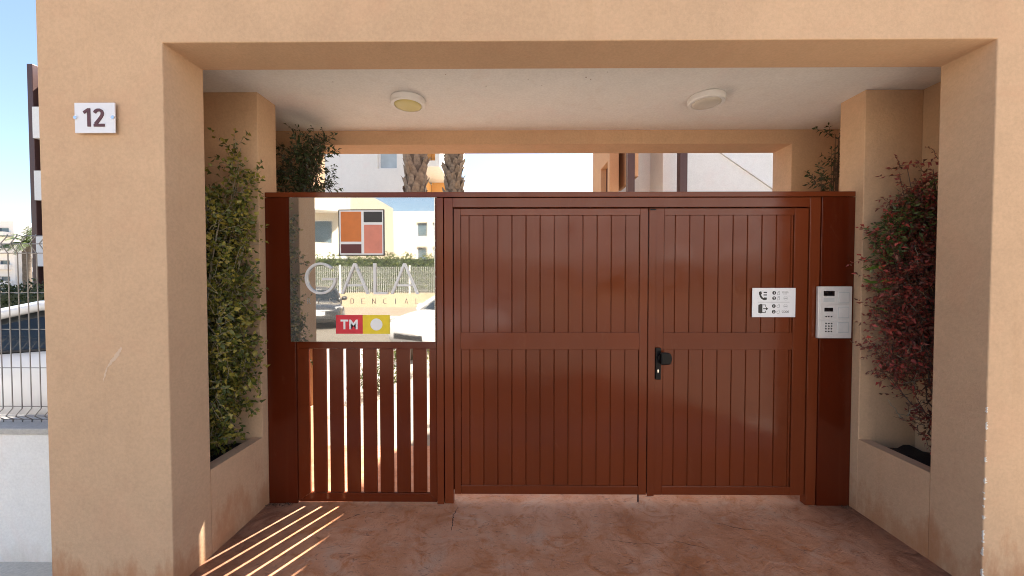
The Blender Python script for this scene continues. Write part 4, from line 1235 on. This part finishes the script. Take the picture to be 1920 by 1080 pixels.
# ---------------------------------------------------------------- buildings
def wall_holes(x0, x1, z0, z1, y, holes, depth):
    """camera-facing wall face at y with recessed openings"""
    mb = MB()
    xs = sorted({x0, x1, *[h[0] for h in holes], *[h[1] for h in holes]})
    zs = sorted({z0, z1, *[h[2] for h in holes], *[h[3] for h in holes]})
    for a, b in zip(xs[:-1], xs[1:]):
        for c, d in zip(zs[:-1], zs[1:]):
            if any(h[0] <= (a + b) / 2 <= h[1] and h[2] <= (c + d) / 2 <= h[3] for h in holes):
                continue
            mb.quad((a, y, c), (b, y, c), (b, y, d), (a, y, d))
    for a, b, c, d in holes:
        e = y + depth
        mb.quad((a, y, c), (a, y, d), (a, e, d), (a, e, c)); mb.quad((b, y, c), (b, e, c), (b, e, d), (b, y, d))
        mb.quad((a, y, c), (a, e, c), (b, e, c), (b, y, c)); mb.quad((a, y, d), (b, y, d), (b, e, d), (a, e, d))
    return mb
def window(parent, a, b, c, d, y, depth, frame_mat, pane_mat, mull=True):
    s = 1 if depth > 0 else -1
    yy = y + depth * .6
    w = build(merge(MB().box(a, a + .05, min(yy, yy + s * .05), max(yy, yy + s * .05), c, d), MB().box(b - .05, b, min(yy, yy + s * .05), max(yy, yy + s * .05), c, d),
                    MB().box(a + .05, b - .05, min(yy, yy + s * .05), max(yy, yy + s * .05), c, c + .05), MB().box(a + .05, b - .05, min(yy, yy + s * .05), max(yy, yy + s * .05), d - .05, d)), 'window', frame_mat, parent)
    yp = yy + s * .025
    build(MB().quad((a + .04, yp, c + .04), (b - .04, yp, c + .04), (b - .04, yp, d - .04), (a + .04, yp, d - .04)), 'pane', pane_mat, w)
    return w
def shell(x0, x1, y0, y1, z1, front, face=-1):
    """sides, back and flat roof with parapet joined to a front face"""
    mb = merge(front)
    yb = y1 if face < 0 else y0
    mb.quad((x0, y0, -.2), (x0, y1, -.2), (x0, y1, z1), (x0, y0, z1)); mb.quad((x1, y0, -.2), (x1, y0, z1), (x1, y1, z1), (x1, y1, -.2))
    mb.quad((x0, yb, -.2), (x1, yb, -.2), (x1, yb, z1), (x0, yb, z1))
    mb.quad((x0, y0, z1 - .3), (x1, y0, z1 - .3), (x1, y1, z1 - .3), (x0, y1, z1 - .3))
    return mb
# white apartment block behind the car park and courtyard (left)
bA = thing('apartment_block', (-9.5, 15.5, 0), 'white apartment block with brown corner fin and orange balconies behind the portal', 'building')
holes = [(-4.44, -3.81, 5.155, 6.25), (-4.44, -3.81, 2.2, 3.3), (-7.6, -6.4, 5.0, 6.3), (-7.6, -6.4, 2.0, 3.3), (-11.2, -10.0, 5.0, 6.3), (-11.2, -10.0, 2.0, 3.3)]
build(shell(-15.35, -3.40, 12, 19, 8.4, wall_holes(-15.35, -3.40, -.2, 8.4, 12, holes, .22)), 'walls', M['white_render'], bA)
for h in holes:
    window(bA, *h, 12, .22, M['info_white'], M['pane_pale'] if h[2] > 5.1 and h[0] > -5 else M['pane'])
build(MB().box(-15.80, -15.62, 12.0, 12.34, -.2, 8.55), 'corner_fin', M['dark_brown_metal'], bA, bevel=.01)
build(MB().box(-15.615, -15.36, 12.35, 19, -.2, 8.2), 'balcony_recess', M['dark_brown_metal'], bA)
for z0, z1 in ((6.15, 7.15), (4.15, 5.10), (2.0, 3.0)):
    build(MB().box(-15.60, -15.355, 11.95, 12.34, z0, z1), 'balcony_front', M['white_render'], bA)
# right flank of the block: orange recesses and raking white balcony edges
for k, (z0, z1) in enumerate(((3.2, 4.4), (5.6, 6.8), (7.4, 8.1))):
    build(MB().box(-3.398, -2.55, 12.6, 19, z0 - .2, z0), 'balcony_slab', M['white_render'], bA)
    build(MB().box(-2.70, -2.55, 12.6, 19, z0 + .001, z0 + .75), 'balcony_parapet', M['white_render'], bA)
    build(MB().box(-3.397, -3.30, 12.6, 19, z0 + .002, z0 + 2.1 if k < 2 else 8.3), 'orange_wall', M['orange_render'], bA)
for y in (14.7, 16.8):
    build(MB().box(-3.29, -2.56, y, y + .18, 3.21, 8.3), 'balcony_divider', M['orange_render'], bA)
# tan and white villa with stair (right)
bB = thing('villa', (5.0, 10.0, 0), 'tan and white villa with brown posts and raking stair wall behind the gate', 'building')
tw_ = MB()
tw_.quad((1.905, 7.5, -.2), (2.089, 7.5, -.2), (2.089, 7.5, 9.02), (1.905, 7.5, 9.02))
tw_.quad((2.089, 7.5, -.2), (2.089, 9.1, -.2), (2.089, 9.1, 9.02), (2.089, 7.5, 9.02)); tw_.quad((1.905, 9.1, -.2), (2.089, 9.1, -.2), (2.089, 9.1, 9.02), (1.905, 9.1, 9.02))
tw_.quad((1.905, 7.5, 9.0), (2.089, 7.5, 9.0), (2.089, 9.1, 9.0), (1.905, 9.1, 9.0))
for ya, yb, za, zb_ in ((7.5, 7.66, -.2, 9.02), (8.25, 9.1, -.2, 9.02), (7.66, 8.25, -.2, 1.2), (7.66, 8.25, 4.0, 9.02)):
    tw_.quad((1.905, ya, za), (1.905, yb, za), (1.905, yb, zb_), (1.905, ya, zb_))
for ya in (7.66, 8.25):
    tw_.quad((1.905, ya, 1.2), (2.02, ya, 1.2), (2.02, ya, 4.0), (1.905, ya, 4.0))
tw_.quad((1.905, 7.66, 4.0), (1.905, 8.25, 4.0), (2.02, 8.25, 4.0), (2.02, 7.66, 4.0))
build(tw_, 'tan_wing', M['tan_render'], bB)
build(MB().quad((2.02, 7.66, 1.2), (2.02, 8.25, 1.2), (2.02, 8.25, 4.0), (2.02, 7.66, 4.0)), 'shutter', M['dark_brown_metal'], bB)
hW = [(6.4, 7.8, 3.4, 4.9), (6.4, 7.8, .6, 1.9)]
build(shell(2.09, 11, 8.08, 9.1, 8.9, wall_holes(2.09, 11, -.2, 8.9, 8.08, hW, .2)), 'white_walls', M['white_render'], bB)
for h in hW:
    window(bB, *h, 8.08, .2, M['dark_brown_metal'], M['pane'])
build(MB().box(2.097, 2.227, 6.92, 7.04, -.15, 6.0), 'timber_post', M['dark_brown_metal'], bB, bevel=.006)
build(MB().box(2.229, 2.30, 6.95, 8.07, 3.49, 6.0), 'beam', M['tan_render'], bB)
build(MB().box(2.93, 3.23, 7.39, 8.07, -.15, 6.0), 'white_pier', M['white_render'], bB, bevel=.006)
build(MB().box(3.06, 3.20, 6.92, 7.06, -.15, 6.0), 'timber_post', M['dark_brown_metal'], bB, bevel=.006)
build(MB().prism_y([(3.46, -.15), (8.3, -.15), (8.3, 1.49), (5.41, 3.46), (4.30, 4.22), (3.46, 4.80)], 7.85, 8.07), 'stair_wall', M['white_render'], bB, bevel=.006)
build(MB().prism_y([(3.46, 4.802), (4.30, 4.222), (5.41, 3.462), (8.3, 1.492), (8.3, 1.52), (5.41, 3.49), (4.30, 4.25), (3.46, 4.83)], 7.82, 8.065), 'stair_coping', M['white_render'], bB)
# distant white flats at the left edge
def flats(x0, x1, y, z1, storeys, label, seed):
    t = thing('distant_flats', ((x0 + x1) / 2, y + 5, 0), label, 'building', 'distant white flats')
    hs = []
    nb = max(2, int((x1 - x0) / 3.0))
    for i in range(storeys):
        for j in range(nb):
            a = x0 + (j + .2) * (x1 - x0) / nb
            hs.append((a, a + (x1 - x0) / nb * .55, .8 + i * z1 / storeys, 2.1 + i * z1 / storeys))
    build(shell(x0, x1, y, y + 10, z1 + .5, wall_holes(x0, x1, -.2, z1 + .5, y, hs, .4)), 'walls', M['white_render'], t)
    for h in hs:
        window(t, *h, y, .4, M['info_white'], M['pane'])
        build(MB().box(h[0] - .2, h[1] + .3, y - .9, y - .002, h[2] - .25, h[2] + .55), 'balcony', M['white_render'], t)
flats(-92, -81.9, 60, 10.6, 4, 'tall white stepped flats far away at the left image edge', 1)
flats(-81.5, -73, 62, 9.2, 4, 'lower white flats far away left of the brown corner fin', 2)
# across the road, seen in the mirror sign
bC = thing('street_villa', (-19, -22, 0), 'large cream villa with curved balconies across the road, reflected in the sign', 'building')
hC = [(-13.5, -11.7, 3.6, 5.4), (-17.5, -15.1, 3.6, 5.4), (-13.5, -11.7, .8, 2.4), (-17.5, -15.1, .8, 2.4), (-21, -18.5, 3.6, 5.4)]
build(shell(-30, -10.5, -27, -18.6, 7.7, wall_holes(-30, -10.5, -.2, 7.7, -18.6, hC, -.25), 1), 'walls', M['cream_render'], bC)
for h in hC:
    window(bC, *h, -18.6, -.25, M['info_white'], M['pane'])
for zc in (3.1, 6.2):
    pts = [(-9.1 - k * .3, -18.59) for k in range(0, 25, 24)]
    arcp = [(-14.2 + 3.6 * math.cos(a), -18.59 + 1.5 * math.sin(a)) for a in [math.pi * k / 18 for k in range(19)]]
    build(MB().prism_z(arcp, zc - .35, zc), 'curved_balcony', M['white_render'], bC)
    inner = [(-14.2 + 3.45 * math.cos(a), -18.59 + 1.38 * math.sin(a)) for a in [math.pi * k / 18 for k in range(18, -1, -1)]]
    build(MB().prism_z(arcp + inner, zc + .001, zc + .7), 'curved_parapet', M['cream_render'], bC)
bD = thing('street_block', (-11, -40, 0), 'cream apartment block further down across the road, reflected in the sign', 'building')
hD = [(-8.9 - 1.7 * k, -7.8 - 1.7 * k, z, z + 1.5) for k in range(0, 4) for z in (1.0, 3.6, 6.2)]
build(shell(-15.6, -7.4, -46, -35, 8.9, wall_holes(-15.6, -7.4, -.2, 8.9, -35, hD[:6], -.3), 1), 'walls', M['cream_render'], bD)
for h in hD[:6]:
    window(bD, *h, -35, -.3, M['info_white'], M['pane'])
bE = thing('street_block', (10, -25, 0), 'pale apartment block across the road behind the viewer, unseen and raised to bounce light', 'building')
hE = [(-2.4 + 2.8 * k, -1.0 + 2.8 * k, z, z + 1.5) for k in range(10) for z in (1.0, 4.0, 7.0)]
build(shell(-4, 26, -30, -20, 10.0, wall_holes(-4, 26, -.2, 10.0, -20, hE, -.3), 1), 'walls', M['white_render'], bE)  # out of view; made tall so its sunlit face bounces light into the portal
for h in hE:
    window(bE, *h, -20, -.3, M['info_white'], M['pane'])
rw = thing('retaining_wall', (-5, -16, 0), 'sandy retaining wall with wire fence across the road, reflected in the sign', 'wall')
build(MB().box(-60, 60, -16.1, -15.8, -.2, .80), 'wall_body', M['earth'], rw, bevel=.01)
sf = thing('street_fence', (-5, -15.95, .8), 'pale wire fence on the retaining wall across the road, reflected in the sign', 'fence')
fm = MB()
x = -22.0
while x < 4:
    fm.box(x, x + .012, -15.93, -15.918, .80, 2.3); x += .11
fw = build(fm, 'wire_mesh', M['info_white'], sf, recalc=False)
for z in (.95, 1.3, 1.65, 2.0, 2.28):
    build(MB().box(-22, 4, -15.94, -15.928, z, z + .014), 'rail_wire', M['galv'], sf)
for k in range(14):
    build(MB().box(-22 + k * 2, -21.93 + k * 2, -15.99, -15.945, .8, 2.38), 'fence_post', M['info_white'], sf)
print('objects', len(bpy.data.objects), 'tris', sum(len(o.data.polygons) for o in bpy.data.objects if o.type == 'MESH'))
